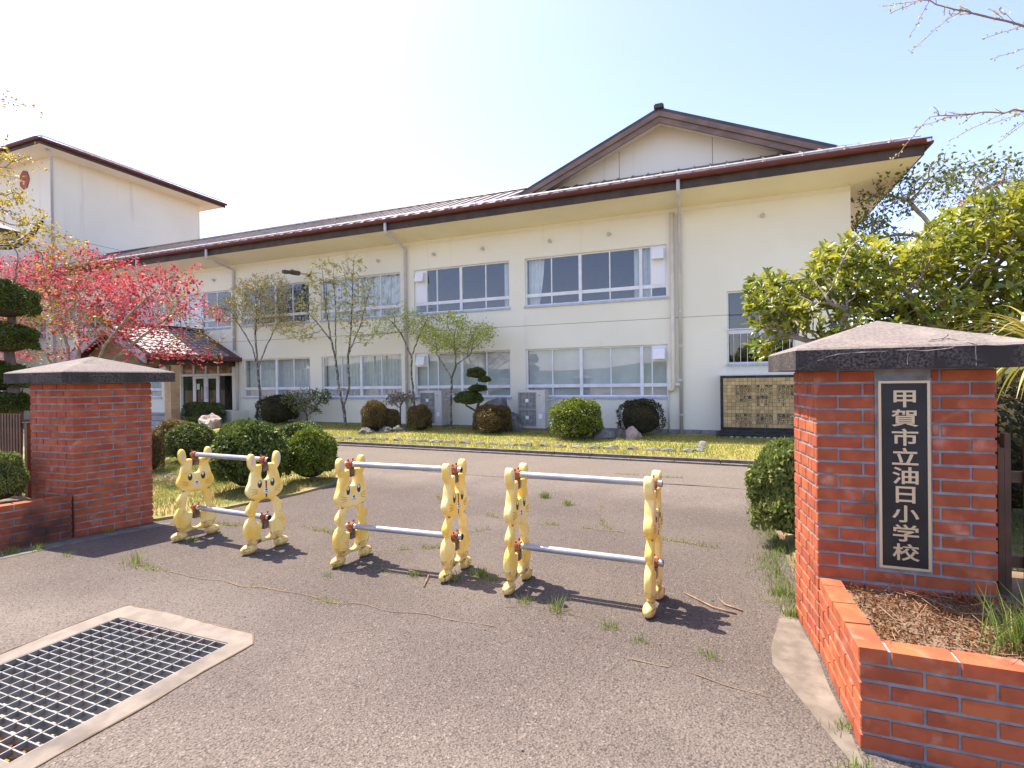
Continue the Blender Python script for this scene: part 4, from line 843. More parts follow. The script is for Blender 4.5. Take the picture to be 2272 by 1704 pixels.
def inset(poly, d):
    n = len(poly); out = []
    for i in range(n):
        a, b, c = Vector(poly[i-1]), Vector(poly[i]), Vector(poly[(i+1) % n]); u = (b-a).normalized(); v = (c-b).normalized()
        n1 = Vector((-u.y, u.x)); n2 = Vector((-v.y, v.x)); m = (n1+n2); m = m/(m.length_squared/2) if m.length > 1e-6 else n1
        out.append(tuple(b+m*d))
    return out
def angles(poly):
    r = []
    for i in range(len(poly)):
        a, b, c = Vector(poly[i-1]), Vector(poly[i]), Vector(poly[(i+1) % len(poly)]); r.append(math.degrees((a-b).angle(c-b)))
    return r
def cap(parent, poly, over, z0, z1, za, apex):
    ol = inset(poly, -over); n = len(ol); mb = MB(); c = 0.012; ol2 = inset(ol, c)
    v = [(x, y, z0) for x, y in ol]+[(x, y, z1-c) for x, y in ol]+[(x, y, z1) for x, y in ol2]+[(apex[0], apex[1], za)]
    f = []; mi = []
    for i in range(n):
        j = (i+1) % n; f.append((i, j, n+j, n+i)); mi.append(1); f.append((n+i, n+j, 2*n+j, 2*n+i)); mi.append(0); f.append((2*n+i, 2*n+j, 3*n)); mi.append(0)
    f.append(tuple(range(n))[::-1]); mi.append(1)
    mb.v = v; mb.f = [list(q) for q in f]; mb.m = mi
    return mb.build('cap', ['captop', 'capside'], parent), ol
def repair_lines(capo, lines):
    for k, ln in enumerate(lines):
        mb = MB(); pts = []
        for i in range(len(ln)-1):
            a, b = Vector(ln[i]), Vector(ln[i+1])
            for t in range(5): p = a+(b-a)*t/5; pts.append(p+Vector((mnoise.noise(p*23), mnoise.noise(p*23+Vector((5, 0, 0))), mnoise.noise(p*31)))*0.008)
        pts.append(Vector(ln[-1])); mb.tube(pts, [0.0026*(0.5+0.7*random.random()) for _ in pts], 5); mb.build('crack_repair', 'crackline', capo)

# right pillar
RP = [(0.528, 3.30), (1.322, 3.30), (1.330, 3.80), (0.482, 3.80)]
rp = thing('gate_pillar', 'red brick gate pillar carrying the school name plate', 'gate pillar', (0.9, 3.55, 0), 'brick gate pillars')
MB().prism(inset(RP, 0.007), -0.01, 1.583).build('mortar_core', 'mortar', rp)
an = angles(RP)
for i in range(4):
    j = (i+1) % 4
    brick_face(rp, RP[i], RP[j], 0.0, 22, an[i], an[j], gap=(0.276, 0.526, 0.50, 1.535) if i == 0 else None, pitch=0.17 if i == 3 else None)
cp, ol = cap(rp, RP, 0.125, 1.583, 1.702, 1.868, (0.885, 3.57))
Zt = lambda x, y: 1.702
repair_lines(cp, [[(ol[0][0]+0.78, ol[0][1]-0.001, 1.59), (ol[0][0]+0.775, ol[0][1]-0.001, 1.695), (ol[0][0]+0.70, 3.25, 1.735), (ol[0][0]+0.60, 3.22, 1.722)],
                  [(ol[0][0]+0.66, 3.24, 1.730), (ol[0][0]+0.74, 3.34, 1.768), (ol[0][0]+0.90, 3.30, 1.748)],
                  [(ol[0][0]+0.10, ol[0][1]-0.001, 1.63), (ol[0][0]+0.2, ol[0][1]-0.001, 1.668), (ol[0][0]+0.45, ol[0][1]-0.001, 1.675), (ol[0][0]+0.62, ol[0][1]-0.001, 1.672), (ol[0][0]+0.70, ol[0][1]-0.001, 1.688), (ol[0][0]+0.98, ol[0][1]-0.001, 1.69)],
                  [(ol[0][0]+0.50, ol[0][1]-0.001, 1.60), (ol[0][0]+0.505, ol[0][1]-0.001, 1.66)]])
# school name plate
sg = thing('school_name_plate', 'black name plate with brass frame and vertical brass lettering on the brick pillar', 'sign', (0.929, 3.29, 1.02))
sx0, sx1, sz0, sz1 = 0.816, 1.042, 0.523, 1.519
bx('backing', 'mortar', sg, sx0-0.012, sx1+0.012, 3.2985, 3.31, sz0-0.014, sz1+0.014)
bx('panel', 'black', sg, sx0+0.012, sx1-0.012, 3.284, 3.298, sz0+0.012, sz1-0.012)
fm = MB(); fm.box(sx0, sx0+0.0125, 3.280, 3.2984, sz0, sz1); fm.box(sx1-0.0125, sx1, 3.280, 3.2984, sz0, sz1); fm.box(sx0+0.0126, sx1-0.0126, 3.280, 3.2984, sz1-0.0125, sz1); fm.box(sx0+0.0126, sx1-0.0126, 3.280, 3.2984, sz0, sz0+0.0125); fm.build('frame', 'gold', sg)
for k in range(9):
    mb = MB(); v, f = G_sign[k]; hh = v[:, 1].max()-v[:, 1].min(); ww = v[:, 0].max()-v[:, 0].min()
    cz = sz1-0.095-k*0.1012; glyph_to(mb, G_sign[k], (sx0+sx1)/2+0.004, cz, 3.2838, 0.118/max(ww, 0.95), 0.090/max(hh, 0.90), 0.05); mb.build('character', 'gold', sg)

# left pillar
LP = [(-6.833, 3.262), (-6.131, 3.281), (-5.943, 3.955), (-6.80, 3.96)]
lpl = thing('gate_pillar', 'red brick gate pillar without a name plate, beside the brown slat fence', 'gate pillar', (-6.43, 3.6, 0), 'brick gate pillars')
MB().prism(inset(LP, 0.007), -0.01, 1.588).build('mortar_core', 'mortar', lpl)
an = angles(LP)
for i in range(4): brick_face(lpl, LP[i], LP[(i+1) % 4], 0.0, 22, an[i], an[(i+1) % 4], first_even=1)
cp, ol = cap(lpl, LP, 0.145, 1.588, 1.705, 1.872, (-6.30, 3.56))
repair_lines(cp, [[(ol[1][0]+0.13, ol[1][1]+0.52, 1.595), (ol[1][0]+0.125, ol[1][1]+0.50, 1.695), (-6.0, 3.66, 1.74), (-6.1, 3.62, 1.78)], [(-6.35, 3.30, 1.755), (-6.2, 3.33, 1.775), (-6.15, 3.50, 1.83)], [(-6.5, 3.25, 1.735), (-6.3, 3.26, 1.735)]])

# planter walls
def low_wall(label, pts, z0, n, thing_loc, a_corner=None):
    t = thing('planter_wall', label, 'wall', thing_loc, 'low brick planter walls'); k = len(pts)
    for i in range(k-1):
        p, q = Vector(pts[i]), Vector(pts[i+1]); u = (q-p).normalized(); nn = Vector((-u.y, u.x))
        e0 = p+nn*0.008+u*(0.008 if i else 0); e1 = q+nn*0.008-u*0.008
        MB().prism([tuple(e0), tuple(e1), tuple(e1+nn*0.083), tuple(e0+nn*0.083)], -0.02, z0+n*BP-0.020).build('mortar_core', 'mortar', t)
        A0 = A1 = 90.0
        if i > 0: A0 = math.degrees((Vector(pts[i-1])-p).angle(q-p))
        if i < k-2: A1 = math.degrees((p-q).angle(Vector(pts[i+2])-q))
        brick_face(t, p, q, z0, n, A0, A1, start_free=(i == 0), end_free=(i == k-2))
    return t
pw = low_wall('low red brick planter wall turning the corner below the name plate', [(0.532, 3.288), (0.545, 2.491), (3.3, 2.491)], 0.010, 6, (0.9, 2.49, 0))
lw = low_wall('low red brick planter wall running from the left pillar toward the camera', [(-6.486, 1.618), (-6.138, 3.268)], 0.010, 6, (-6.3, 2.4, 0))
struct(MB().prism([(0.64, 2.585), (3.3, 2.585), (3.3, 3.9), (1.34, 3.9), (1.33, 3.296), (0.635, 3.296)], -0.01, 0.385).build('planter_soil', 'soil'))
struct(MB().prism([(-6.59, 1.62), (-6.24, 3.25), (-6.80, 3.255), (-8.6, 3.3), (-8.6, 1.62)], -0.01, 0.36).build('planter_soil', 'soil'))

# fences
fr = thing('slat_fence', 'brown metal slat fence right of the name plate pillar', 'fence', (2.2, 3.5, 0.38), 'brown gate-side fences')
for X, zt in ((1.405, 1.16), (1.432, 1.235)): bx('post', 'fence', fr, X-0.013, X+0.013, 3.47, 3.52, 0.37, zt)
for i in range(16): bx('slat', 'fence', fr, 1.51+i*0.105, 1.535+i*0.105, 3.49, 3.51, 0.42, 1.235)
for z in (0.52, 0.97): bx('rail', 'fence', fr, 1.446, 3.3, 3.515, 3.545, z, z+0.06)
for z in (0.54, 0.99): bx('pillar_bracket', 'galv', fr, 1.325, 1.392, 3.475, 3.515, z-0.03, z+0.055)
fl = thing('slat_fence', 'brown metal slat fence left of the plain brick pillar', 'fence', (-7.7, 3.3, 0.36), 'brown gate-side fences')
for i in range(26): bx('slat', 'fence', fl, -7.06-i*0.055, -7.03-i*0.055, 3.27, 3.285, 0.40, 1.255)
for z in (0.50, 1.10): bx('rail', 'fence', fl, -8.6, -7.0, 3.286, 3.31, z, z+0.06)
bx('post', 'fence', fl, -6.985, -6.935, 3.28, 3.33, 0.34, 1.165)

# ================================================================= RABBIT BARRICADES
def spline(pts, n=5):
    out = []; k = len(pts)
    for i in range(k):
        p0, p1, p2, p3 = (Vector(pts[(i+j-1) % k]) for j in range(4))
        for t in range(n):
            s = t/n; out.append(0.5*((2*p1)+(p2-p0)*s+(2*p0-5*p1+4*p2-p3)*s*s+(3*p1-p0-3*p2+p3)*s**3))
    return out
def mirror(h, closed_ends=True): return h+[(-x, z) for x, z in h[::-1] if abs(x) > 1e-6]
HEAD = mirror([(0, .478), (.05, .474), (.10, .480), (.14, .502), (.168, .535), (.176, .565), (.166, .605), (.148, .64), (.134, .70), (.120, .742), (.134, .765), (.150, .80), (.155, .85), (.148, .885), (.130, .905), (.110, .898), (.096, .87), (.089, .83), (.086, .797), (.066, .802), (.042, .800), (.033, .785), (.034, .745), (.042, .715), (.040, .685), (.026, .660), (0, .652)])
BODY = mirror([(0, .080), (.06, .076), (.105, .064), (.140, .078), (.178, .125), (.201, .19), (.198, .255), (.172, .305), (.140, .325), (.160, .345), (.178, .378), (.170, .415), (.140, .45), (.112, .478), (.105, .505), (.05, .50), (0, .50)])
HOLE = mirror([(0, .474), (.041, .468), (.070, .446), (.086, .405), (.092, .36), (.102, .330), (.096, .298), (.074, .270), (.039, .260), (.034, .238), (.041, .20), (.050, .16), (.040, .121), (0, .108)])
def shape_mesh(name, outlines, half, bev, mat, grime=False):
    cu = bpy.data.curves.new(name, 'CURVE'); cu.dimensions = '2D'; cu.fill_mode = 'BOTH'; cu.extrude = half; cu.bevel_depth = bev; cu.bevel_resolution = 3; cu.offset = -bev
    for ol in outlines:
        pts = spline(ol); s = cu.splines.new('POLY'); s.points.add(len(pts)-1); s.use_cyclic_u = True
        for p, q in zip(s.points, pts): p.co = (q[0], q[1], 0, 1)
    o = bpy.data.objects.new(name, cu); COL.objects.link(o); bpy.context.view_layer.update()
    me = bpy.data.meshes.new_from_object(o.evaluated_get(bpy.context.evaluated_depsgraph_get())); bpy.data.objects.remove(o); bpy.data.curves.remove(cu)
    v = np.empty(len(me.vertices)*3, np.float32); me.vertices.foreach_get('co', v); v = v.reshape(-1, 3)
    me.vertices.foreach_set('co', np.stack([v[:, 2], v[:, 0], v[:, 1]], 1).ravel()); me.materials.clear(); me.materials.append(M[mat])
    if grime:
        me.materials.append(M['grime'])
        for p in me.polygons:
            c = p.center
            if c.z < 0.15+0.06*mnoise.noise(Vector((c.y*20, c.z*20, 0))) : p.material_index = 1
    me.polygons.foreach_set('use_smooth', [True]*len(me.polygons)); me.update()
    return me
me_head = shape_mesh('head', [HEAD], 0.016, 0.016, 'yellow'); me_body = shape_mesh('body', [BODY, HOLE], 0.010, 0.016, 'yellow', True)
bc = thing('rabbit_barricade', 'yellow rabbit-shaped barricade nearest the plain brick pillar, rust streaks on its right rabbit', 'barricade', (0, 0, 0), 'rabbit barricades across the gateway')
def ell(name, mat, parent, c, r): return MB().ball(c, r, 12, 8).build(name, mat, parent, smooth=True)
for X in (0.0, 1.0):
    b_ = link(bpy.data.objects.new('rabbit_body', me_body), bc, (X, 0, 0)); h_ = link(bpy.data.objects.new('rabbit_head', me_head), bc, (X, 0, 0))
    for s in (-1, 1):
        ft = MB().ball((X, s*0.157, 0.040), (0.042, 0.078, 0.046), 16, 12); ft.v = [(p[0], p[1], max(0.0, p[2])) for p in ft.v]; fo = ft.build('foot', 'grime', bc, loc=(X, 0, 0), smooth=True)
        for q in (-0.012, 0.014): MB().tube([(X+0.040, s*(0.170), 0.045+q), (X+0.027, s*0.215, 0.042+q)], 0.0022, 5).build('toe_line', 'eye', fo)
        MB().tube([(X+0.0255, s*(0.125+0.047*math.cos(t*0.4189)), 0.200+0.078*math.sin(t*0.4189)) for t in range(16)], 0.0042, 6, caps=False).build('haunch_ridge', 'yellow', b_, smooth=True)
        for q in (-1, 0, 1): MB().tube([(X+0.0255, s*0.150, 0.385+0.014*q), (X+0.0255, s*0.168, 0.380+0.016*q)], 0.0016, 5).build('paw_line', 'whisker', b_)
        MB().tube([(X+0.018, s*0.108, 0.478), (X+0.016, s*0.130, 0.488)], 0.004, 5).build('neck_grime', 'rust', b_)
        e = ell('eye', 'eye', h_, (X+0.0322, s*0.062, 0.622), (0.0035, 0.021, 0.037)); ell('eye_highlight', 'eyewhite', e, (X+0.0345, s*0.062-0.004, 0.640), (0.0028, 0.011, 0.015))
        ell('inner_ear', 'earpaint', h_, (X+0.0315, s*0.128, 0.835), (0.0025, 0.013, 0.045))
        for q in (-1, 0, 1): MB().tube([(X+0.036, s*0.085, 0.555+0.012*q), (X+0.0345, s*0.140, 0.560+0.028*q)], 0.0018, 5).build('whisker', 'whisker', h_)
    n_ = ell('muzzle', 'eyewhite', h_, (X+0.0325, 0, 0.550), (0.0035, 0.034, 0.026)); ell('nose', 'eye', n_, (X+0.0350, 0, 0.563), (0.003, 0.013, 0.008))
    for s in (-1, 1): MB().tube([(X+0.0365, 0, 0.556), (X+0.0365, 0, 0.545), (X+0.0360, s*0.008, 0.539), (X+0.0360, s*0.015, 0.545)], 0.0018, 5).build('mouth_line', 'eye', n_)
    if X == 1.0: MB().box(X+0.0323, X+0.0334, -0.007, 0.007, 0.49, 0.645).build('rust_streak', 'rust', h_)
    for zc in (0.838, 0.300):
        k = MB().tube([(X-0.028, 0, zc), (X+0.028, 0, zc)], 0.034, 12).build('clamp', 'rust', bc); MB().box(X-0.021, X+0.021, -0.026, 0.026, zc-0.105, zc-0.030).build('bracket', 'bracket', bc)
        for s in (-1, 1): MB().tube([(X, s*0.030, zc+0.030), (X, s*0.034, zc+0.048)], 0.007, 6).build('bolt', 'rust', k)
for zc in (0.838, 0.300):
    p = MB().tube([(-0.045, 0, zc), (1.062, 0, zc)], 0.0245, 16, caps=False).build('pipe', 'galv', bc, smooth=True)
    MB().tube([(-0.0445, 0, zc), (1.0615, 0, zc)], 0.0205, 16, caps=False).build('pipe_bore', 'acdark', p, smooth=True)
bc2 = copy_tree(bc); bc3 = copy_tree(bc); SKEW = {bc: (R(-9), R(-8.5)), bc2: (R(-8), R(-4)), bc3: (R(-2.5), R(-4))}
for o, (x, y, a, sc), lb in ((bc, (-4.928, 3.705, R(-3.6), 1.0), None), (bc2, (-2.948, 3.655, R(1.6), 1.0), 'yellow rabbit-shaped barricade in the middle of the three across the gateway'), (bc3, (-1.393, 3.628, R(-1.5), 1.0), 'yellow rabbit-shaped barricade nearest the name plate pillar, seen almost edge-on')):
    o.location = (x, y, 0.003); o.rotation_euler = (0, 0, a)
    if lb: o['label'] = lb
    for ch in o.children:                                                 # each rabbit stands a little turned on its pipes
        if ch.name.split('.')[0] in ('rabbit_body', 'rabbit_head', 'foot'): ch.rotation_euler = (0, 0, SKEW[o][int(round(ch.location.x))])
# each rabbit is turned a little on its pipe, as they stand in the photo
# ================================================================= VEGETATION
def ellipsoid_pts(n, power=2.0, inner=0.80, flat=0.0, lump=0.10, seed=0):
    d = rdir(n); d[:, 2] = np.where(d[:, 2] < -0.55, -d[:, 2], d[:, 2])
    k = (np.abs(d)**power).sum(1)**(-1/power)                              # superellipsoid: boxier for power > 2
    ph = rng.random(3)*10
    lum = 1+lump*(np.sin(d[:, 0]*5+ph[0])*np.sin(d[:, 1]*4.3+ph[1])+0.6*np.sin(d[:, 2]*7+ph[2]+d[:, 0]*3))*0.6
    lum *= 1+0.05*np.sin(d[:, 0]*13+ph[1])*np.sin(d[:, 1]*12+ph[2])*np.cos(d[:, 2]*11+ph[0])
    r = k*lum*(inner+(1-inner)*rng.random(n)**0.45)*np.where(rng.random(n) < 0.05, 1+0.09*rng.random(n), 1)
    return d*r[:, None], d
def bush_meshes(name, n, ls, mat, power=2.3, lump=0.10, spread=0.9, templ='diamond', inner=0.84):
    P, d = ellipsoid_pts(n, power, inner, lump=lump); P = P*0.5; P[:, 2] += 0.5-0.02
    Nn = d+rng.normal(size=(n, 3))*spread; A = np.cross(Nn, rdir(n))+d*0.5
    ph = rng.random(3)*10; pat = np.sin(d[:, 0]*6+ph[0]+2*d[:, 2])*np.sin(d[:, 1]*5+ph[1])+0.5*np.sin(d[:, 2]*9+ph[2]+4*d[:, 0])
    v = np.clip(rng.random(n)*0.8+0.1+0.22*pat, 0, 1)*np.where(rng.random(n) < 0.2, 0.4, 1)
    kp = rng.random(n) > np.clip(0.25-0.6*pat, 0, 0.55); P, d, Nn, A, v = P[kp], d[kp], Nn[kp], A[kp], v[kp]; n = len(P)
    V, F, a = leaves(P, A, Nn, ls*(0.7+0.6*rng.random(n)), ls*(0.45+0.3*rng.random(n)), templ, v)
    lo = mesh_np(name, V, F, mat, a)
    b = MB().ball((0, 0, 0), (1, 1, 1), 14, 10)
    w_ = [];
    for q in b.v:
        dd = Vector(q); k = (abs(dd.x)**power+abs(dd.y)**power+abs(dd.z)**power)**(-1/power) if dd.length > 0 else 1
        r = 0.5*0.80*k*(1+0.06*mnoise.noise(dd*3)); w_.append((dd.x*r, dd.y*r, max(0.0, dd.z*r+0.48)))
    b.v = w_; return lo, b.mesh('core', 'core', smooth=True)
BK = {'pale': bush_meshes('foliage', 16000, 0.060, 'leaf_pale', lump=0.2, inner=0.76), 'fine': bush_meshes('foliage', 15000, 0.056, 'leaf_bush', power=2.05, lump=0.14, inner=0.80), 'fine2': bush_meshes('foliage', 16000, 0.052, 'leaf_lime', power=2.05, lump=0.12),
      'mid': bush_meshes('foliage', 9000, 0.056, 'leaf_bush', power=2.2), 'brown': bush_meshes('foliage', 9000, 0.05, 'leaf_brown', power=2.8), 'box': bush_meshes('foliage', 9000, 0.040, 'leaf_bush', power=3.2),
      'lime': bush_meshes('foliage', 11000, 0.05, 'leaf_lime', power=2.8), 'dark': bush_meshes('foliage', 7000, 0.045, 'leaf_dark', power=2.8), 'pine': bush_meshes('foliage', 16000, 0.05, 'leaf_pine', power=2.4, lump=0.18, inner=0.84)}
def bush(kind, X, Y, Z, w_, h_, label, d=None, rot=0.0, group='clipped round bushes', cat='bush', name='clipped_bush'):
    t = thing(name, label, cat, (X, Y, Z), group)
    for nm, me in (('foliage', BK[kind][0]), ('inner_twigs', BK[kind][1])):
        o = bpy.data.objects.new(nm, me); link(o, t, (X, Y, Z)); o.scale = (w_, d or w_, h_); o.rotation_euler = (0, 0, rot)
    return t
iz = 0.02
bush('fine', -6.22, 5.50, iz, 0.94, 1.03, 'large round clipped green bush behind the barricade nearest the plain pillar', rot=0.4)
bush('fine2', -5.90, 6.36, iz, 0.76, 0.83, 'bright green round bush at the driveway edge, right of the largest one', rot=1.4)
bush('fine', -8.95, 9.35, iz, 0.96, 0.66, 'low domed green bush behind the bright green one', rot=2.4)
bush('mid', -9.75, 7.25, iz, 0.88, 0.76, 'dull green bush between the largest bush and the pillar', rot=0.2)
bush('brown', -11.2, 7.95, iz, 0.82, 0.75, 'olive brown bush just right of the plain pillar', rot=1.0)
bush('brown', -9.25, 6.10, iz, 0.42, 0.66, 'narrow rusty bush touching the right edge of the plain pillar', rot=3.0)
bush('box', -17.55, 13.55, 0.05, 1.52, 0.90, 'flat-topped box-shaped hedge in front of the entrance doors', d=1.1, rot=0.15)
bush('lime', -16.9, 12.6, 0.05, 0.62, 0.40, 'small lime bush left of the pinkish rock', rot=0.5)
bush('dark', -14.60, 14.15, 0.10, 1.30, 1.05, 'dark brown-green rounded bush against the school wall', rot=0.5)
bush('brown', -9.50, 12.90, 0.07, 0.72, 0.94, 'tall brown bush left of the pair by the small rocks', rot=0.5)
bush('brown', -9.15, 13.2, 0.07, 0.56, 0.68, 'smallest brown bush, above the low rocks', rot=2.1)
bush('brown', -8.22, 13.38, 0.07, 0.68, 0.80, 'squarish brown bush in front of the half-hidden air conditioner', rot=4.1)
bush('brown', -5.83, 13.32, 0.07, 0.95, 0.82, 'wide russet bush in front of the dark rock', rot=1.1)
bush('lime', -3.28, 12.78, 0.06, 1.16, 1.02, 'tall bright green clipped bush right of the air conditioner', rot=0.9)
bush('dark', -1.86, 14.2, 0.05, 1.10, 0.96, 'dark round bush below the right end of the lower windows', rot=0.9)
bush('pale', 0.70, 5.42, iz, 0.56, 0.94, 'pale green bush beside the left face of the name plate pillar', d=0.8, rot=2.0)
bush('pale', -6.80, 3.0, 0.36, 0.36, 0.52, 'leafy bush growing in the left planter in front of the slat fence', rot=0.3, group=None)

# rocks
def rock(name, X, Y, Z, sx, sy, sz, mat, label, seed, group='garden rocks', cat='rock'):
    bm = bmesh.new(); bmesh.ops.create_icosphere(bm, subdivisions=3, radius=1)
    o_ = Vector((seed*3.1, seed*1.7, seed))
    for v in bm.verts:
        d = v.co.normalized(); k = 1+0.45*mnoise.noise(d*1.3+o_)+0.22*mnoise.noise(d*2.9+o_)+0.08*mnoise.noise(d*7+o_); v.co = Vector((d.x*sx*k, d.y*sy*k, d.z*sz*k))
    me = bpy.data.meshes.new(name); bm.to_mesh(me); bm.free(); me.materials.append(M[mat])
    o = link(bpy.data.objects.new(name, me), None, (X, Y, Z)); return tag(o, label, cat, group)
rock('rock', -16.05, 12.6, 0.14, 0.40, 0.34, 0.42, 'rockpink', 'pinkish pointed rock standing among the bushes near the entrance', 1)
rock('rock', -6.05, 14.05, 0.42, 0.56, 0.30, 0.62, 'rockdark', 'big dark boulder behind the wide russet bush', 4)
rock('rock', -5.45, 14.0, 0.22, 0.26, 0.22, 0.42, 'rockdark', 'smaller dark boulder leaning right of the big one', 9)
for k, (X, Y, s, lb) in enumerate(((-9.45, 12.45, 0.20, 'left of the three low rocks under the brown bushes'), (-9.0, 12.75, 0.20, 'middle of the three low rocks under the brown bushes'), (-8.72, 12.95, 0.22, 'right of the three low rocks under the brown bushes'))):
    rock('low_rock', X, Y, 0.10, s*1.2, s, s*0.8, 'stone', lb, 20+k)
for k, (X, Y, s, lb) in enumerate(((-2.62, 13.0, 0.30, 'flat grey rock touching the tall bright green bush'), (-2.28, 13.15, 0.22, 'brownish rock in the middle of the row by the dark bush'), (-1.93, 13.2, 0.20, 'pale upright rock in front of the dark round bush'))):
    rock('low_rock', X, Y, 0.12, s, s*0.9, s*(1.15 if k == 2 else 0.75), 'rockpink' if k == 2 else 'stone', lb, 30+k)
tmpl = []
for k in range(5):
    bm = bmesh.new(); bmesh.ops.create_icosphere(bm, subdivisions=2, radius=1)
    for v in bm.verts:
        d = v.co.normalized(); kk = 1+0.35*mnoise.noise(d*1.6+Vector((k*7, 0, 0))); v.co = Vector((d.x*kk, d.y*kk, d.z*kk))
    me = bpy.data.meshes.new('edging_stone'); bm.to_mesh(me); bm.free(); me.materials.append(M['stone']); tmpl.append(me)
ORD = 'first second third fourth fifth sixth seventh eighth ninth tenth eleventh twelfth thirteenth fourteenth fifteenth sixteenth seventeenth eighteenth nineteenth twentieth twenty-first twenty-second twenty-third twenty-fourth twenty-fifth'.split()
for i in range(25):
    X = -10.1+i*0.40+random.uniform(-0.04, 0.04); Y = 11.36-0.012*(X+5)+random.uniform(-0.05, 0.05)
    o = link(bpy.data.objects.new('edging_stone', tmpl[i % 5]), None, (X, Y, lz(X, Y)+0.01)); o.scale = (random.uniform(0.13, 0.20), random.uniform(0.08, 0.13), random.uniform(0.045, 0.075)); o.rotation_euler = (0, 0, random.uniform(-0.3, 0.3))
    tag(o, f'flat grey edging stone, {ORD[24-i]} from the right end of the lawn-edge row', 'stone', 'edging stones along the lawn')
for k in range(4):
    o = link(bpy.data.objects.new('edging_stone', tmpl[k]), None, (-0.30+0.01*k, 11.6+k*0.42, 0.05)); o.scale = (0.10, 0.17, 0.05)
    tag(o, f'long grey edging stone, {ORD[k]} from the road in the short row toward the mural', 'stone', 'edging stones leading to the mural')

# ---- trees grown by space colonisation
def blob_pts(blobs, n):
    vol = np.array([b[3]*b[4]*b[5] for b in blobs]); cnt = np.maximum(4, (n*vol/vol.sum()).astype(int)); out = []
    for b, c in zip(blobs, cnt):
        d = rdir(c)*(rng.random((c, 1))**(1/2.4)); out.append(np.array(b[:3])+d*np.array(b[3:6]))
    return np.concatenate(out)
def grow(trunk, attr_pts, step=0.12, infl=1.2, kill=0.2, iters=90, bias=(0, 0, 0.1), wig=0.15):
    nodes = []; par = []
    for line in trunk:                                                     # list of polylines; first starts at the ground, others start at an existing node
        for i, p in enumerate(line):
            p = np.array(p, float)
            if not nodes: nodes.append(p); par.append(-1); last = 0; continue
            if i == 0: last = int(np.argmin(((np.array(nodes)-p)**2).sum(1))); continue
            q = nodes[last]; m = max(1, int(np.linalg.norm(p-q)/step))
            for t in range(1, m+1): nodes.append(q+(p-q)*t/m+rng.normal(size=3)*wig*step*0.35*(t < m)); par.append(last); last = len(nodes)-1
    N = np.array(nodes); A = attr_pts.copy(); d2 = ((A[:, None]-N[None])**2).sum(2); near = d2.argmin(1); nd = d2.min(1)
    N = list(N); bias = np.array(bias)
    for it in range(iters):
        if len(A) == 0: break
        m = nd < infl**2
        if not m.any(): infl *= 1.5; continue
        acc = {}
        for i in np.where(m)[0]: acc.setdefault(near[i], []).append(i)
        new = []
        for k, ids in acc.items():
            v = A[ids]-N[k]; v /= np.maximum(np.linalg.norm(v, axis=1, keepdims=True), 1e-6); v = v.mean(0)+bias+rng.normal(size=3)*wig; v /= max(np.linalg.norm(v), 1e-6)
            N.append(N[k]+v*step); par.append(k); new.append(len(N)-1)
        NN = np.array([N[k] for k in new]); d2 = ((A[:, None]-NN[None])**2).sum(2); j = d2.argmin(1); dm = d2.min(1); up = dm < nd
        near = np.where(up, np.array(new)[j], near); nd = np.where(up, dm, nd); keep = nd > kill**2; A, near, nd = A[keep], near[keep], nd[keep]
    return np.array(N), np.array(par)
def tree_mesh(N, par, r0, e=2.05, rmax=None, sides=5):
    n = len(N); r = np.zeros(n); ch = [[] for _ in range(n)]
    for i in range(1, n): ch[par[i]].append(i)
    acc = np.zeros(n)
    for i in range(n-1, -1, -1):
        r[i] = max(r0, acc[i]**(1/e)) if acc[i] > 0 else r0
        if par[i] >= 0: acc[par[i]] += r[i]**e
    if rmax and r.max() > rmax:                                            # thick limbs are held back, twigs stay
        g = math.log(rmax/r0)/math.log(r.max()/r0); r = r0*(r/r0)**g
    mb = MB(); stack = [0]; done = set()
    while stack:
        s = stack.pop(); line = [s] if par[s] < 0 else [par[s], s]
        while ch[line[-1]]:
            c = sorted(ch[line[-1]], key=lambda q: -r[q]); stack += c[1:]; line.append(c[0])
        if len(line) < 2: continue
        rr = [r[q] for q in line]
        if par[s] >= 0: rr[0] = rr[1]
        mb.tube([N[q] for q in line], rr, sides if max(rr) > 3*r0 else 4, caps=False)
    return mb, r
def tips(N, par, r, r0, k=1.6): return np.where(r <= r0*k)[0]
def tree(name, label, cat, trunk, blobs, nattr, r0, rmax, bark, leafspec, step=0.12, kill=0.2, infl=1.2, group=None, bias=(0, 0, 0.1), wig=0.15, iters=90):
    base = trunk[0][0]; t = thing(name, label, cat, base, group)
    N, par = grow(trunk, blob_pts(blobs, nattr), step, infl, kill, iters, bias, wig)
    mb, r = tree_mesh(N, par, r0, rmax=rmax); mb.build('trunk', bark, t, smooth=True)
    ti = tips(N, par, r, r0)
    dirs = N-N[np.maximum(par, 0)]; dirs /= np.maximum(np.linalg.norm(dirs, axis=1, keepdims=True), 1e-6)
    for (lname, mat, per, L, Wd, templ, sprd, prob, flat, vfun) in leafspec:
        idx = ti[rng.random(len(ti)) < prob] if not callable(prob) else ti[prob(N[ti])]
        idx = np.repeat(idx, per); n = len(idx)
        if n == 0: continue
        P = N[idx]+rng.normal(size=(n, 3))*sprd; A = dirs[idx]*0.6+rdir(n)
        Nn = rdir(n)*(1-flat)+np.array([0, 0, 1.0])*flat+0.01
        v = rng.random(n) if vfun is None else np.clip(vfun(P)+rng.normal(size=n)*0.2, 0, 1)
        V, F, a = leaves(P, A, Nn, L*(0.6+0.7*rng.random(n)), Wd*(0.6+0.7*rng.random(n)), templ, v)
        np_obj(lname, V, F, mat, a, t)
    return t
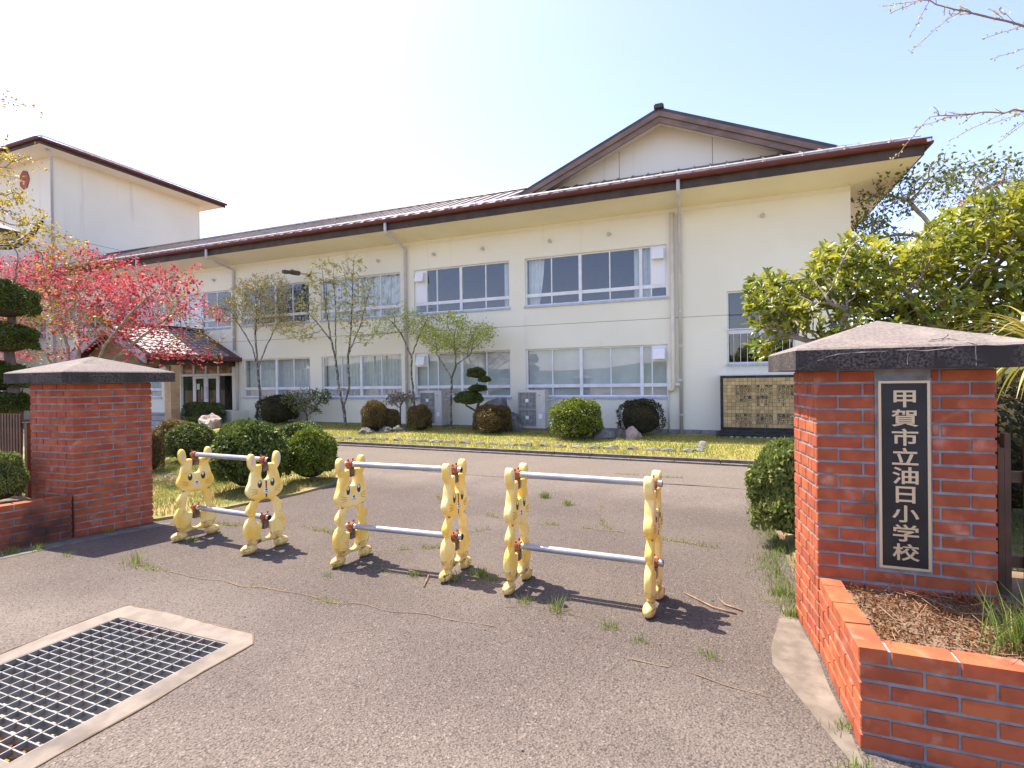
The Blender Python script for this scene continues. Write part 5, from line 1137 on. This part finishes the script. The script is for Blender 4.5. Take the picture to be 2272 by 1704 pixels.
def px(blobs, Y, dy):                                                     # crown lobes measured in the photo, set at their real distance
    out = []
    for u, v, ru, rv in blobs:
        c = at(u, v, Y); k = (c-Vector((0, 0, CAM_H))).dot(Vector(c_f))/FPX; out.append((c.x, c.y, c.z, ru*k, dy, rv*k))
    return out
# red maple
mp = at(160, 800, 6.2); mb_ = (mp.x+0.1, 6.2, 0.0)
mblobs = px([(60, 640, 85, 45), (180, 600, 70, 40), (200, 655, 120, 42), (330, 640, 90, 40), (395, 690, 62, 26), (250, 715, 110, 36), (90, 715, 60, 28), (420, 742, 45, 12), (60, 785, 70, 18), (395, 787, 70, 12), (170, 565, 45, 20), (25, 600, 40, 40), (360, 600, 40, 16), (-40, 660, 60, 60)], 6.3, 0.9)
def patch(P): return np.array([mnoise.noise(Vector(p)*1.1) for p in P])
pk = lambda P: np.array([mnoise.noise(Vector(p)*1.4+Vector((3, 1, 7))) for p in P])
trunks = [[mb_, (mp.x+0.12, 6.2, 0.9), (mp.x-0.05, 6.2, 1.35)], [(mp.x-0.05, 6.2, 1.35), tuple(at(150, 770, 6.2)), tuple(at(128, 700, 6.1)), tuple(at(70, 660, 6.0))],
          [(mp.x+0.12, 6.2, 0.95), tuple(at(175, 780, 6.3)), tuple(at(160, 720, 6.5)), tuple(at(120, 620, 6.6))], [(mp.x+0.12, 6.2, 0.9), tuple(at(230, 770, 6.0)), tuple(at(285, 700, 5.9)), tuple(at(350, 640, 5.9))],
          [(mp.x+0.12, 6.2, 0.9), tuple(at(260, 790, 6.4)), tuple(at(350, 720, 6.6)), tuple(at(410, 680, 6.7))], [(mp.x+0.1, 6.2, 0.8), tuple(at(100, 780, 6.0)), tuple(at(40, 775, 5.9))]]
tree('japanese_maple', 'red-leaved Japanese maple spreading behind the plain brick pillar', 'tree', trunks, mblobs, 3000, 0.0035, 0.055, 'barkpale',
     [('crown', 'leaf_red', 5, 0.066, 0.064, 'maple', 0.075, lambda P: pk(P) < 0.26, 0.62, None), ('young_leaves', 'leaf_maple_yellow', 4, 0.060, 0.055, 'maple', 0.075, lambda P: pk(P) > 0.20, 0.6, None)], step=0.10, kill=0.12, infl=0.8, bias=(0, 0, 0.0))
# yellow-leaved tree at the left edge
yb = px([(15, 470, 60, 60), (-15, 330, 40, 50), (35, 540, 55, 30), (90, 535, 50, 22), (0, 220, 25, 28), (-60, 430, 70, 150), (20, 700, 25, 20), (65, 730, 40, 25)], 4.3, 0.7)
q0 = at(-190, 800, 4.3)
tree('young_tree', 'yellow-green leafing tree reaching in at the left edge of the picture', 'tree', [[(q0.x, 4.3, 0.0), (q0.x, 4.3, 1.6), tuple(at(-120, 560, 4.3)), tuple(at(-80, 380, 4.3))]], yb, 700, 0.004, 0.06, 'bark',
     [('crown', 'leaf_yellow', 8, 0.055, 0.045, 'maple', 0.06, 0.95, 0.4, None)], step=0.12, kill=0.2, infl=1.0)
# cloud-pruned conifer at the left edge
ct = thing('cloud_pruned_conifer', 'dark green conifer clipped into stacked pads at the left edge', 'tree', (-9.0, 4.1, 0))
MB().tube([(-9.0, 4.1, 0), (-8.95, 4.12, 1.2), (-9.05, 4.1, 2.0), (-8.95, 4.1, 2.7)], [0.09, 0.08, 0.06, 0.04], 8).build('trunk', 'bark', ct, smooth=True)
for (u, v, ru, rv) in ((15, 668, 52, 42), (12, 752, 56, 34), (2, 838, 58, 34), (8, 897, 56, 26)):
    c = at(u, v, 4.05); k = (c-Vector((0, 0, CAM_H))).dot(Vector(c_f))/FPX
    for nm, me in (('foliage_pad', BK['pine'][0]), ('inner_twigs', BK['pine'][1])):
        o = bpy.data.objects.new(nm, me); link(o, ct, (c.x, c.y, c.z-rv*k)); o.scale = (2*ru*k, 1.6*ru*k, 2*rv*k); o.rotation_euler = (0, 0, u+v)
# small trees on the lawn
def stem(u0, v0, pts, Y): 
    return [tuple(at(u, v, Y)) for u, v in pts]
tY = 14.0
b0 = at(585, 940, tY); base = (b0.x, tY, lz(b0.x, tY)-0.03)
tree('dogwood_tree', 'tan-budded small tree with a forked trunk left of the lamp', 'tree', [[base, tuple(at(577, 880, tY)), tuple(at(572, 820, tY))], [tuple(at(572, 820, tY)), tuple(at(560, 770, tY)), tuple(at(530, 720, tY))], [tuple(at(572, 820, tY)), tuple(at(566, 740, tY)), tuple(at(570, 680, tY))], [tuple(at(572, 820, tY)), tuple(at(590, 770, tY)), tuple(at(615, 720, tY))]],
     px([(560, 670, 85, 55), (600, 640, 60, 32), (500, 690, 45, 28), (640, 725, 30, 20), (585, 690, 70, 40)], tY, 0.7), 1000, 0.0042, 0.055, 'barkdark', [('crown', 'leaf_tan', 15, 0.07, 0.045, 'diamond', 0.09, 0.97, 0.4, None)], step=0.14, kill=0.2, group='young trees on the lawn')
b0 = at(768, 945, tY); base = (b0.x, tY, lz(b0.x, tY)-0.03)
tree('magnolia_tree', 'tall many-stemmed magnolia with pale yellow buds in front of the windows', 'tree', [[base, tuple(at(762, 905, tY))], [tuple(at(762, 905, tY)), tuple(at(752, 860, tY)), tuple(at(745, 800, tY)), tuple(at(735, 755, tY))], [tuple(at(762, 905, tY)), tuple(at(775, 860, tY)), tuple(at(772, 790, tY)), tuple(at(778, 740, tY))], [tuple(at(735, 755, tY)), tuple(at(722, 680, tY)), tuple(at(715, 600, tY))], [tuple(at(745, 800, tY)), tuple(at(745, 700, tY)), tuple(at(740, 610, tY))], [tuple(at(778, 740, tY)), tuple(at(782, 660, tY)), tuple(at(785, 570, tY))], [tuple(at(772, 790, tY)), tuple(at(800, 720, tY)), tuple(at(822, 640, tY))], [tuple(at(735, 755, tY)), tuple(at(690, 700, tY)), tuple(at(655, 660, tY))]],
     px([(715, 640, 40, 70), (750, 640, 50, 65), (785, 620, 30, 60), (820, 650, 22, 45), (690, 690, 45, 50), (800, 740, 40, 40), (665, 745, 40, 25), (780, 690, 45, 50)], tY, 0.6), 1000, 0.0042, 0.07, 'barkdark', [('crown', 'leaf_bud', 3, 0.11, 0.065, 'oval', 0.04, 0.7, 0.2, None)], step=0.14, kill=0.19, bias=(0, 0, 0.35), group='young trees on the lawn')
b0 = at(925, 935, 14.25); base = (b0.x, 14.25, lz(b0.x, 14.25)-0.03)
tree('dogwood_tree', 'slender small tree in front of the downpipe, rising behind the flowering shrub', 'tree', [[base, tuple(at(913, 830, 14.2)), tuple(at(913, 790, 14.2))], [tuple(at(913, 790, 14.2)), tuple(at(890, 740, 14.2)), tuple(at(870, 715, 14.2))], [tuple(at(913, 790, 14.2)), tuple(at(930, 745, 14.2)), tuple(at(950, 705, 14.2))]],
     px([(880, 715, 45, 30), (935, 720, 42, 32), (850, 735, 30, 20), (965, 710, 22, 22), (905, 700, 40, 22)], 14.2, 0.6), 800, 0.0042, 0.05, 'barkdark', [('crown', 'leaf_lightgreen', 11, 0.07, 0.042, 'diamond', 0.08, 0.8, 0.4, None)], step=0.13, kill=0.19, group='young trees on the lawn')
b0 = at(1001, 947, tY); base = (b0.x, tY, lz(b0.x, tY)-0.03)
tree('dogwood_tree', 'small tree with light green leaves and dark mottled trunk', 'tree', [[base, tuple(at(1001, 880, tY)), tuple(at(1002, 838, tY))], [tuple(at(1002, 838, tY)), tuple(at(988, 815, tY)), tuple(at(968, 785, tY))], [tuple(at(1002, 838, tY)), tuple(at(1012, 810, tY)), tuple(at(1045, 785, tY))], [tuple(at(1010, 812, tY)), tuple(at(1008, 770, tY))]],
     px([(985, 760, 50, 22), (1020, 745, 55, 28), (1065, 740, 38, 26), (1010, 712, 25, 20), (960, 745, 30, 20), (1030, 770, 45, 16)], tY, 0.7), 900, 0.0042, 0.052, 'barkdark', [('crown', 'leaf_lightgreen', 15, 0.07, 0.045, 'diamond', 0.09, 0.97, 0.45, None)], step=0.13, kill=0.18, group='young trees on the lawn')
for (u, v, key, lb, nm) in ((585, 880, 'a', 'brown name tag tied to the forked tan-budded tree', 'tree_tag'), (757, 864, 'b', 'brown name tag tied to the many-stemmed magnolia', 'tree_tag'), (1000, 874, 'a', 'brown name tag tied to the light green small tree', 'tree_tag')):
    c = at(u, v, 13.86); tg = thing(nm, lb, 'tag', c, 'tree name tags'); bx('board', 'plate', tg, c.x-0.17, c.x+0.17, c.y-0.008, c.y+0.008, c.z-0.038, c.z+0.038)
    mbt = MB(); glyph_to(mbt, G_tree[key], c.x, c.z, c.y-0.0095, 0.055, 0.055); mbt.build('lettering', 'letter', tg); MB().tube([(c.x, c.y+0.005, c.z+0.03), (c.x, c.y+0.10, c.z+0.04)], 0.004, 4).build('string', 'letter', tg)
# loose leafy shrubs near the wall
c = at(680, 900, 14.1); tree('camellia_shrub', 'loose glossy-leaved shrub against the wall between two small trees', 'shrub', [[(c.x, 14.1, 0.1), (c.x, 14.1, 0.45)]], px([(680, 893, 50, 28), (650, 885, 22, 18), (705, 885, 25, 22), (722, 870, 12, 12)], 14.1, 0.5), 260, 0.006, 0.04, 'bark', [('crown', 'leaf_camellia', 9, 0.085, 0.045, 'oval', 0.06, 0.95, 0.3, None)], step=0.09, kill=0.13, infl=0.7)
c = at(888, 905, 14.0); tree('flowering_shrub', 'pale pinkish-leaved spreading shrub above the brown bushes', 'shrub', [[(c.x, 14.0, 0.1), (c.x, 14.0, 0.6)]], px([(875, 888, 30, 14), (905, 884, 26, 13), (890, 880, 34, 12)], 14.0, 0.4), 200, 0.005, 0.03, 'bark', [('crown', 'leaf_variegated', 9, 0.075, 0.04, 'oval', 0.05, 0.95, 0.4, None)], step=0.08, kill=0.11, infl=0.7)
nw = thing('cloud_pruned_pine', 'small garden tree clipped into four rounded pads beside the dark boulder', 'tree', (at(1050, 946, 13.9).x, 13.9, 0.08))
c = at(1050, 946, 13.9); MB().tube([(c.x, 13.9, 0.05), tuple(at(1053, 925, 13.9)), tuple(at(1062, 895, 13.9)), tuple(at(1058, 850, 13.9))], [0.06, 0.05, 0.04, 0.03], 7).build('trunk', 'bark', nw, smooth=True)
MB().tube([tuple(at(1056, 912, 13.9)), tuple(at(1035, 900, 13.85)), tuple(at(1030, 890, 13.85))], [0.035, 0.03, 0.02], 6).build('branch', 'bark', nw, smooth=True)
for (u, v, ru, rv) in ((1057, 828, 23, 13), (1075, 842, 14, 8), (1060, 862, 22, 9), (1040, 884, 32, 16)):
    c = at(u, v, 13.85); k = (c-Vector((0, 0, CAM_H))).dot(Vector(c_f))/FPX
    for nm, me in (('foliage_pad', BK['mid'][0]), ('inner_twigs', BK['mid'][1])):
        o = bpy.data.objects.new(nm, me); link(o, nw, (c.x, c.y, c.z-rv*k)); o.scale = (2*ru*k, 1.6*ru*k, 2*rv*k); o.rotation_euler = (0, 0, u)

# glossy evergreen behind the right-hand pillar
def evergreen():
    Y0 = 6.0
    blobs = px([(1700, 650, 60, 40), (1760, 700, 70, 50), (1830, 640, 80, 60), (1870, 580, 70, 45), (1930, 660, 80, 60), (1985, 600, 70, 60), (2050, 700, 90, 70), (2090, 570, 80, 70), (2160, 520, 80, 80), (2220, 640, 90, 90), (2240, 480, 60, 60), (1690, 770, 30, 25), (2150, 740, 80, 50), (1900, 740, 90, 40), (2330, 560, 90, 130), (1690, 700, 35, 30)], Y0, 0.75)
    base = (2.05, 6.3, 0.0)
    tr = [[base, (2.0, 6.2, 0.9), (1.75, 6.05, 1.5)], [(1.75, 6.05, 1.5), tuple(at(1862, 740, 5.75)), tuple(at(1880, 690, 5.6)), tuple(at(1840, 672, 5.45))], [(2.0, 6.2, 0.9), tuple(at(2060, 720, 5.9)), tuple(at(2010, 650, 5.7))], [(2.0, 6.2, 0.9), (2.4, 6.2, 2.0), tuple(at(2160, 600, 6.1))], [(1.75, 6.05, 1.5), tuple(at(1770, 750, 5.7)), tuple(at(1740, 745, 5.6))]]
    t = thing('evergreen_tree', 'broad glossy evergreen with leaf rosettes behind the name plate pillar', 'tree', base)
    N, par = grow(tr, blob_pts(blobs, 4200), 0.09, 0.7, 0.095, 110, (0, 0, 0.12), 0.15)
    mb, r = tree_mesh(N, par, 0.0045, rmax=0.075); mb.build('trunk', 'barkpale', t, smooth=True)
    ti = tips(N, par, r, 0.0045, 1.5); dirs = N-N[np.maximum(par, 0)]; dirs /= np.maximum(np.linalg.norm(dirs, axis=1, keepdims=True), 1e-6)
    parts = []; per = 8; n = len(ti)*per; idx = np.repeat(ti, per); ax = dirs[idx]*0.6+np.array([0, 0, 0.7]); ax /= np.linalg.norm(ax, axis=1, keepdims=True)
    rd = rdir(n); rd -= ax*(rd*ax).sum(1, keepdims=True); rd /= np.maximum(np.linalg.norm(rd, axis=1, keepdims=True), 1e-6)
    out = rng.random((n, 1))*0.9+0.35; A = ax*(1.25-out)+rd*out; P = N[idx]+rng.normal(size=(n, 3))*0.012-ax*rng.random((n, 1))*0.05
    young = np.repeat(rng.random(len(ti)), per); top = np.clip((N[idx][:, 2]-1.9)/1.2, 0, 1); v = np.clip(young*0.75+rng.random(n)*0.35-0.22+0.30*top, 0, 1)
    parts.append(leaves(P, A, ax+rd*0.2, 0.10*(0.7+0.5*rng.random(n)), 0.042*(0.7+0.5*rng.random(n)), 'oval', v))
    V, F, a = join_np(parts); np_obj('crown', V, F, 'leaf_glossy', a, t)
    print('evergreen tips', len(ti))
evergreen()
# wide bare-limbed tree beyond the building corner
bY = 15.5; bb = at(2090, 640, bY)
tree('camphor_tree', 'wide thin-leaved tree with bare curved limbs beyond the building corner', 'tree', [[(bb.x, bY, 0), (bb.x, bY, 2.5), tuple(at(2085, 530, bY)), tuple(at(2048, 480, bY))], [tuple(at(2048, 480, bY)), tuple(at(2000, 440, bY)), tuple(at(1950, 430, bY))], [tuple(at(2085, 530, bY)), tuple(at(2000, 520, bY)), tuple(at(1930, 530, bY))], [tuple(at(2085, 530, bY)), tuple(at(2140, 450, bY)), tuple(at(2220, 400, bY))]],
     px([(1930, 415, 40, 14), (1985, 405, 60, 14), (2060, 395, 60, 18), (2130, 385, 60, 18), (2200, 385, 55, 22), (1960, 470, 55, 22), (1925, 510, 35, 25), (1960, 545, 50, 12), (2060, 425, 60, 18), (2250, 420, 50, 40), (2150, 430, 60, 18)], bY, 1.2), 1900, 0.006, 0.13, 'barkpale', [('crown', 'leaf_far', 7, 0.11, 0.06, 'diamond', 0.10, 0.75, 0.4, None)], step=0.16, kill=0.19, infl=1.3, wig=0.3)
# budding twigs of a tree standing outside the frame on the right
gY = 7.0
g0 = at(2560, 900, gY)
tw = [[(g0.x, gY, 0), (g0.x, gY, 3.2), (g0.x-0.05, gY, 6.5)], [(g0.x, gY, 5.6), tuple(at(2420, 110, gY-0.4)), tuple(at(2272, 58, gY-0.6)), tuple(at(2160, 30, gY-0.7)), tuple(at(2040, 0, gY-0.8))], [(g0.x, gY, 4.2), tuple(at(2420, 255, gY-0.5)), tuple(at(2272, 247, gY-0.8)), tuple(at(2160, 253, gY-0.9)), tuple(at(2062, 260, gY-1.0))]]
gt_ = thing('ginkgo_tree', 'bare budding tree whose twigs reach in at the upper right', 'tree', tw[0][0])
N, par = grow(tw, np.zeros((0, 3))+0, 0.08, wig=0.25)
N = list(N); par = list(par); L0 = len(N); tipdirs = []
mainL = [i for i in range(L0) if N[i][0] < at(2420, 100, gY).x+0.3 and i > 40]
for i in mainL:
    for _rep in range(random.choice((0, 1, 1, 2))):
        s = random.choice((-1, 1)); ln = random.uniform(0.10, 0.50); d = np.array([-0.75, -0.1, -0.35 if s > 0 else 0.55])+rng.normal(size=3)*0.28; d /= np.linalg.norm(d); k = i
        if s < 0: ln *= 0.45
        for q in range(int(ln/0.05)): N.append(N[k]+d*0.05+rng.normal(size=3)*0.006); par.append(k); k = len(N)-1
N = np.array(N); par = np.array(par); mb, r = tree_mesh(N, par, 0.0030, rmax=0.035); mb.build('branches', 'twigmauve', gt_, smooth=True)
MB().tube([(g0.x, gY, -0.02), (g0.x+0.02, gY, 1.5), (g0.x, gY, 3.4), (g0.x-0.03, gY, 5.2), (g0.x-0.05, gY, 6.6)], [0.17, 0.14, 0.11, 0.075, 0.03], 10).build('trunk', 'bark', gt_, smooth=True)
idx = np.repeat(np.where((r < 0.02) & (np.arange(len(N)) > L0*0.2))[0], 3); n = len(idx)
V, F, a = leaves(N[idx]+rng.normal(size=(n, 3))*0.008, rdir(n), rdir(n), 0.026*(0.6+0.7*rng.random(n)), 0.018*(0.6+0.7*rng.random(n)), 'diamond'); stuff(np_obj('buds', V, F, 'leaf_tan', a, gt_))
# strap-leaved plant behind the right fence
sp_ = thing('strap_leaf_plant', 'yellowing strap-leaved plant drooping beside the right end of the pillar', 'plant', (2.02, 4.35, 0.02))
MB().tube([(2.02, 4.35, 0), (2.0, 4.35, 0.9), (1.98, 4.32, 1.72)], [0.06, 0.05, 0.045], 7).build('stem', 'bark', sp_, smooth=True)
sm = []; n = 95
for i in range(n):
    az = random.random()*6.283; el = random.uniform(-0.2, 1.0); Ln = random.uniform(0.5, 0.75); wd = 0.018; p = np.array((1.98, 4.32, 1.70)); d = np.array((math.cos(az)*math.cos(el), math.sin(az)*math.cos(el), math.sin(el))); side = np.array((-math.sin(az), math.cos(az), 0)); pts = []
    for t in range(8): pts.append((p+side*wd*(1-t/7.5), p-side*wd*(1-t/7.5))); p = p+d*Ln/7; d = d+np.array((0, 0, -0.28*(0.5+random.random()*0.4))); d /= np.linalg.norm(d)
    V = np.array([q for pr in pts for q in pr]); F = np.array([f for t in range(7) for f in ((2*t, 2*t+1, 2*t+3), (2*t, 2*t+3, 2*t+2))]); sm.append((V, F, np.full(len(V), random.random())))
V, F, a = join_np(sm); np_obj('leaves', V, F, 'leaf_strap', a, sp_)
bush('mid', 2.9, 5.2, 0.02, 0.9, 0.85, 'dim green bush behind the fence right of the name plate pillar', group=None)
bush('dark', 1.75, 6.4, 0.02, 1.3, 1.2, 'dark understorey shrub below the glossy evergreen', group=None, name='shrub', cat='shrub')
bush('dark', 3.0, 7.2, 0.02, 1.7, 1.5, 'shaded shrub far right behind the glossy evergreen', group=None, name='shrub', cat='shrub')

# ground cover, grass and weeds
def scatter(poly, n):
    p = np.array(poly); lo, hi = p.min(0), p.max(0); out = np.zeros((0, 2))
    while len(out) < n:
        q = lo+(hi-lo)*rng.random((n*2, 2)); out = np.concatenate([out, q[in_poly(q, poly)]])
    return out[:n]
lp_ = [(-15, 10.9), (-10, 10.72), (-4.48, 10.50), (2.5, 10.15), (2.5, 14.2), (-15, 14.9)]
q = scatter(lp_, 46000); z = np.array([lz(x, y) for x, y in q]); gn = np.array([mnoise.noise(Vector((x*0.8, y*0.8, 2))) for x, y in q])
V, F, a = blades(np.column_stack([q, z]), 0.03+0.05*rng.random(len(q)), 0.006+0.008*rng.random(len(q)), 1.2, np.clip(0.62-gn*0.9+rng.normal(size=len(q))*0.25, 0, 1)); stuff(tag(np_obj('lawn_grass', V, F, 'blade', a), 'dry yellow-green grass of the lawn before the school', 'grass'))
isl = [(-5.98, 4.05), (-5.70, 4.68), (-5.44, 5.6), (-5.46, 6.4), (-6.3, 7.45), (-7.7, 8.5), (-10.6, 8.6), (-10.6, 4.0)]
q = scatter(isl, 42000); gn = np.array([mnoise.noise(Vector((x*0.9, y*0.9, 5))) for x, y in q]); q = q[gn+rng.normal(size=len(q))*0.25 > -0.28]; gn = np.array([mnoise.noise(Vector((x*1.3, y*1.3, 9))) for x, y in q])
V, F, a = blades(np.column_stack([q, np.full(len(q), 0.028)]), 0.025+0.05*rng.random(len(q)), 0.004+0.005*rng.random(len(q)), 1.2, np.clip(0.5-gn*0.9+rng.normal(size=len(q))*0.25, 0, 1)); stuff(tag(np_obj('island_grass', V, F, 'blade', a), 'patchy short grass under the clipped bushes', 'grass'))
sl2 = [(0.40, 4.0), (0.56, 7.4), (0.95, 9.8), (6, 9.8), (6, 4.0)]
q = scatter(sl2, 14000); V, F, a = blades(np.column_stack([q, np.full(len(q), 0.02)]), 0.03+0.05*rng.random(len(q)), 0.005+0.006*rng.random(len(q)), 1.2); stuff(tag(np_obj('side_grass', V, F, 'weed', a), 'green grass beside the driveway and behind the right pillar', 'grass'))
# weeds in the cracks of the asphalt
CR = [[(-4.75, 2.96), (-3.95, 2.91), (-2.45, 2.93), (-1.05, 2.97), (-0.2, 2.86), (0.30, 2.72)], [(-5.3, 4.1), (-4.2, 4.35), (-3.2, 4.2), (-2.4, 4.75), (-1.9, 5.3), (-0.9, 5.25), (0.2, 5.05)], [(-3.6, 3.75), (-2.9, 3.95), (-2.2, 4.3)], [(-1.0, 5.25), (-1.25, 5.9), (-1.3, 6.5)], [(-1.9, 5.3), (-2.9, 5.5), (-3.6, 6.2)], [(-2.50, 2.40), (-2.1, 2.62), (-1.9, 2.75)], [(-1.35, 3.25), (-0.9, 3.3), (-0.45, 3.22)], [(-2.7, 3.55), (-2.0, 3.5), (-1.75, 3.55)], [(0.1, 8.6), (0.35, 9.2), (0.3, 9.7)], [(-3.0, 8.3), (-1.6, 8.5), (-0.4, 8.4)]]
cm_ = MB(); tuft = []; tz = []; moss = []
for ci, line in enumerate(CR):
    pts = []
    for i in range(len(line)-1):
        A, B_ = Vector((*line[i], 0)), Vector((*line[i+1], 0)); m = max(2, int((B_-A).length/0.05))
        for t in range(m): p = A+(B_-A)*t/m; pts.append(p+Vector((mnoise.noise(p*3+Vector((ci, 0, 0))), mnoise.noise(p*3+Vector((0, ci, 4))), 0))*0.07)
    wd = 0.0022 if ci else 0.0035
    for i in range(len(pts)-1):
        a_, b_ = pts[i], pts[i+1]; d = (b_-a_).normalized(); nq = Vector((-d.y, d.x, 0)); w1 = wd*(0.3+random.random())
        if mnoise.noise(a_*2.3+Vector((ci, 7, 0))) < -0.15: continue
        cm_.add([tuple(a_-nq*w1+Vector((0, 0, 0.0055))), tuple(b_-nq*w1+Vector((0, 0, 0.0055))), tuple(b_+nq*w1+Vector((0, 0, 0.0055))), tuple(a_+nq*w1+Vector((0, 0, 0.0055)))], [(0, 1, 2, 3)])
        dens = mnoise.noise(a_*1.7+Vector((0, 0, ci*3)))+(0.10 if ci in (1, 2, 4) else -0.08)
        if dens > -0.12:
            for _ in range(int(30*min(1, dens+0.12)*2)): moss.append((a_.x+random.gauss(0, 0.018), a_.y+random.gauss(0, 0.018), 0.004))
        if dens > 0:
            for _ in range(int(22*min(1, dens*2))): tuft.append((a_.x+random.gauss(0, 0.022), a_.y+random.gauss(0, 0.022), 0.003)); tz.append(random.uniform(0.01, 0.05))
struct(cm_.build('asphalt_cracks', 'soil'))
for (x, y, n, h) in ((-4.72, 2.98, 40, 0.14), (-4.62, 2.92, 20, 0.12), (-1.25, 3.36, 60, 0.07), (-1.0, 3.30, 40, 0.13), (-0.62, 3.20, 70, 0.05), (-0.42, 3.10, 60, 0.04), (-1.75, 3.72, 160, 0.07), (-1.62, 3.66, 60, 0.05), (-2.25, 3.55, 70, 0.07), (-4.85, 3.60, 90, 0.05), (-0.05, 3.05, 50, 0.05), (0.46, 3.75, 120, 0.08), (0.42, 4.1, 120, 0.07), (-2.1, 6.5, 130, 0.10), (-1.7, 6.2, 90, 0.08), (-5.95, 3.5, 60, 0.06), (-5.98, 2.9, 60, 0.08), (-6.1, 2.75, 50, 0.08), (-5.5, 2.9, 40, 0.06), (-2.9, 3.3, 30, 0.05), (0.50, 2.62, 40, 0.05), (0.52, 2.35, 60, 0.06), (-1.9, 3.55, 40, 0.1)):
    for _ in range(n): tuft.append((x+random.gauss(0, 0.035), y+random.gauss(0, 0.03), 0.002)); tz.append(h*random.uniform(0.4, 1.0))
for _ in range(2600):
    t = random.random(); y = 3.85+t*3.6; tuft.append((0.50-0.10*abs(random.gauss(0, 1))+0.02*math.sin(y*5)+(0.06 if y > 5 else 0), y, 0.003)); tz.append(random.uniform(0.015, 0.05))
Pm = np.array(moss); nm_ = len(Pm); V, F, a = leaves(Pm, rdir(nm_)*np.array([1, 1, 0.15]), rdir(nm_)*0.5+np.array([0, 0, 1.0]), 0.010*(0.5+rng.random(nm_)), 0.008*(0.5+rng.random(nm_)), 'diamond'); stuff(tag(np_obj('crack_moss', V, F, 'moss', a), 'yellowish moss filling the cracks of the driveway', 'moss'))
Pw = np.array(tuft); hz = np.array(tz); V, F, a = blades(Pw, hz, 0.003+0.05*hz*rng.random(len(hz)), 0.9); stuff(tag(np_obj('weeds', V, F, 'weed', a), 'small green weeds and moss growing in the asphalt cracks', 'weeds'))
# ground cover and grass in the right planter
pl_ = [(0.66, 2.60), (2.6, 2.60), (2.6, 3.28), (0.66, 3.28)]
q = scatter(pl_, 15000); n = len(q); z = 0.385+0.035*rng.random(n)+0.02*np.sin(q[:, 0]*9)*np.sin(q[:, 1]*11)
V1 = leaves(np.column_stack([q, z]), rdir(n)+np.array([0, 0, 0.2]), rdir(n)+np.array([0, 0, 0.8]), 0.016*(0.5+rng.random(n)), 0.009*(0.5+rng.random(n)), 'diamond')
stuff(tag(np_obj('ground_cover', *V1[:2], 'leaf_cover', V1[2]), 'reddish brown creeping ground cover filling the right planter', 'ground cover'))
dm = MB()
for _ in range(420):
    x, y = random.uniform(0.67, 2.5), random.uniform(2.62, 3.27); an_ = random.random()*6.28; ln = random.uniform(0.03, 0.16); p = Vector((x, y, 0.405+random.random()*0.03)); dm.tube([p, p+Vector((math.cos(an_), math.sin(an_), random.uniform(-0.05, 0.35)))*ln], 0.0013, 3, caps=False)
stuff(tag(dm.build('dead_stems', 'wood'), 'tangle of thin dead stems over the planter ground cover', 'stems'))
gp = []
for (cx, cy, n) in ((1.22, 2.78, 150), (1.42, 2.70, 170), (1.12, 2.72, 40)):
    gp.append(blades(np.column_stack([cx+rng.normal(size=n)*0.045, cy+rng.normal(size=n)*0.04, np.full(n, 0.39)]), 0.12+0.16*rng.random(n), np.full(n, 0.0055), 0.8, rng.random(n)*0.55))
V, F, a = join_np(gp); np_o = tag(np_obj('grass_clump', V, F, 'weed', a, None, (1.3, 2.74, 0.39)), 'tuft of long green grass blades in the right planter', 'grass clump')
# dry twigs lying on the asphalt
for k, (pts, lb) in enumerate((([(0.12, 3.66, 0.008), (-0.02, 3.70, 0.012), (-0.22, 3.90, 0.008)], 'thin dry twig on the asphalt left of the name plate pillar'), ([(-2.05, 3.36, 0.006), (-2.12, 3.55, 0.02), (-2.38, 3.62, 0.008)], 'bent dry twig lying between the rabbits of the middle barricade'), ([(0.16, 3.72, 0.008), (0.05, 3.78, 0.01), (0.02, 3.86, 0.008)], 'short forked twig beside the longer twig on the asphalt'))):
    tag(MB().tube([Vector(p) for p in pts], [0.006, 0.005, 0.003], 6).build('twig', 'wood', loc=pts[0], smooth=True), lb, 'twig', 'twigs on the asphalt')
pb = MB()
for _ in range(160):
    x, y = random.uniform(-6, 0.4), random.uniform(1.8, 7.5); s = random.uniform(0.003, 0.008); pb.ball((x, y, 0.005+s*0.3), (s, s*0.8, s*0.6), 5, 3)
stuff(tag(pb.build('grit', 'stone'), 'loose grit scattered over the asphalt', 'grit'))
SCRIPT_DONE = True
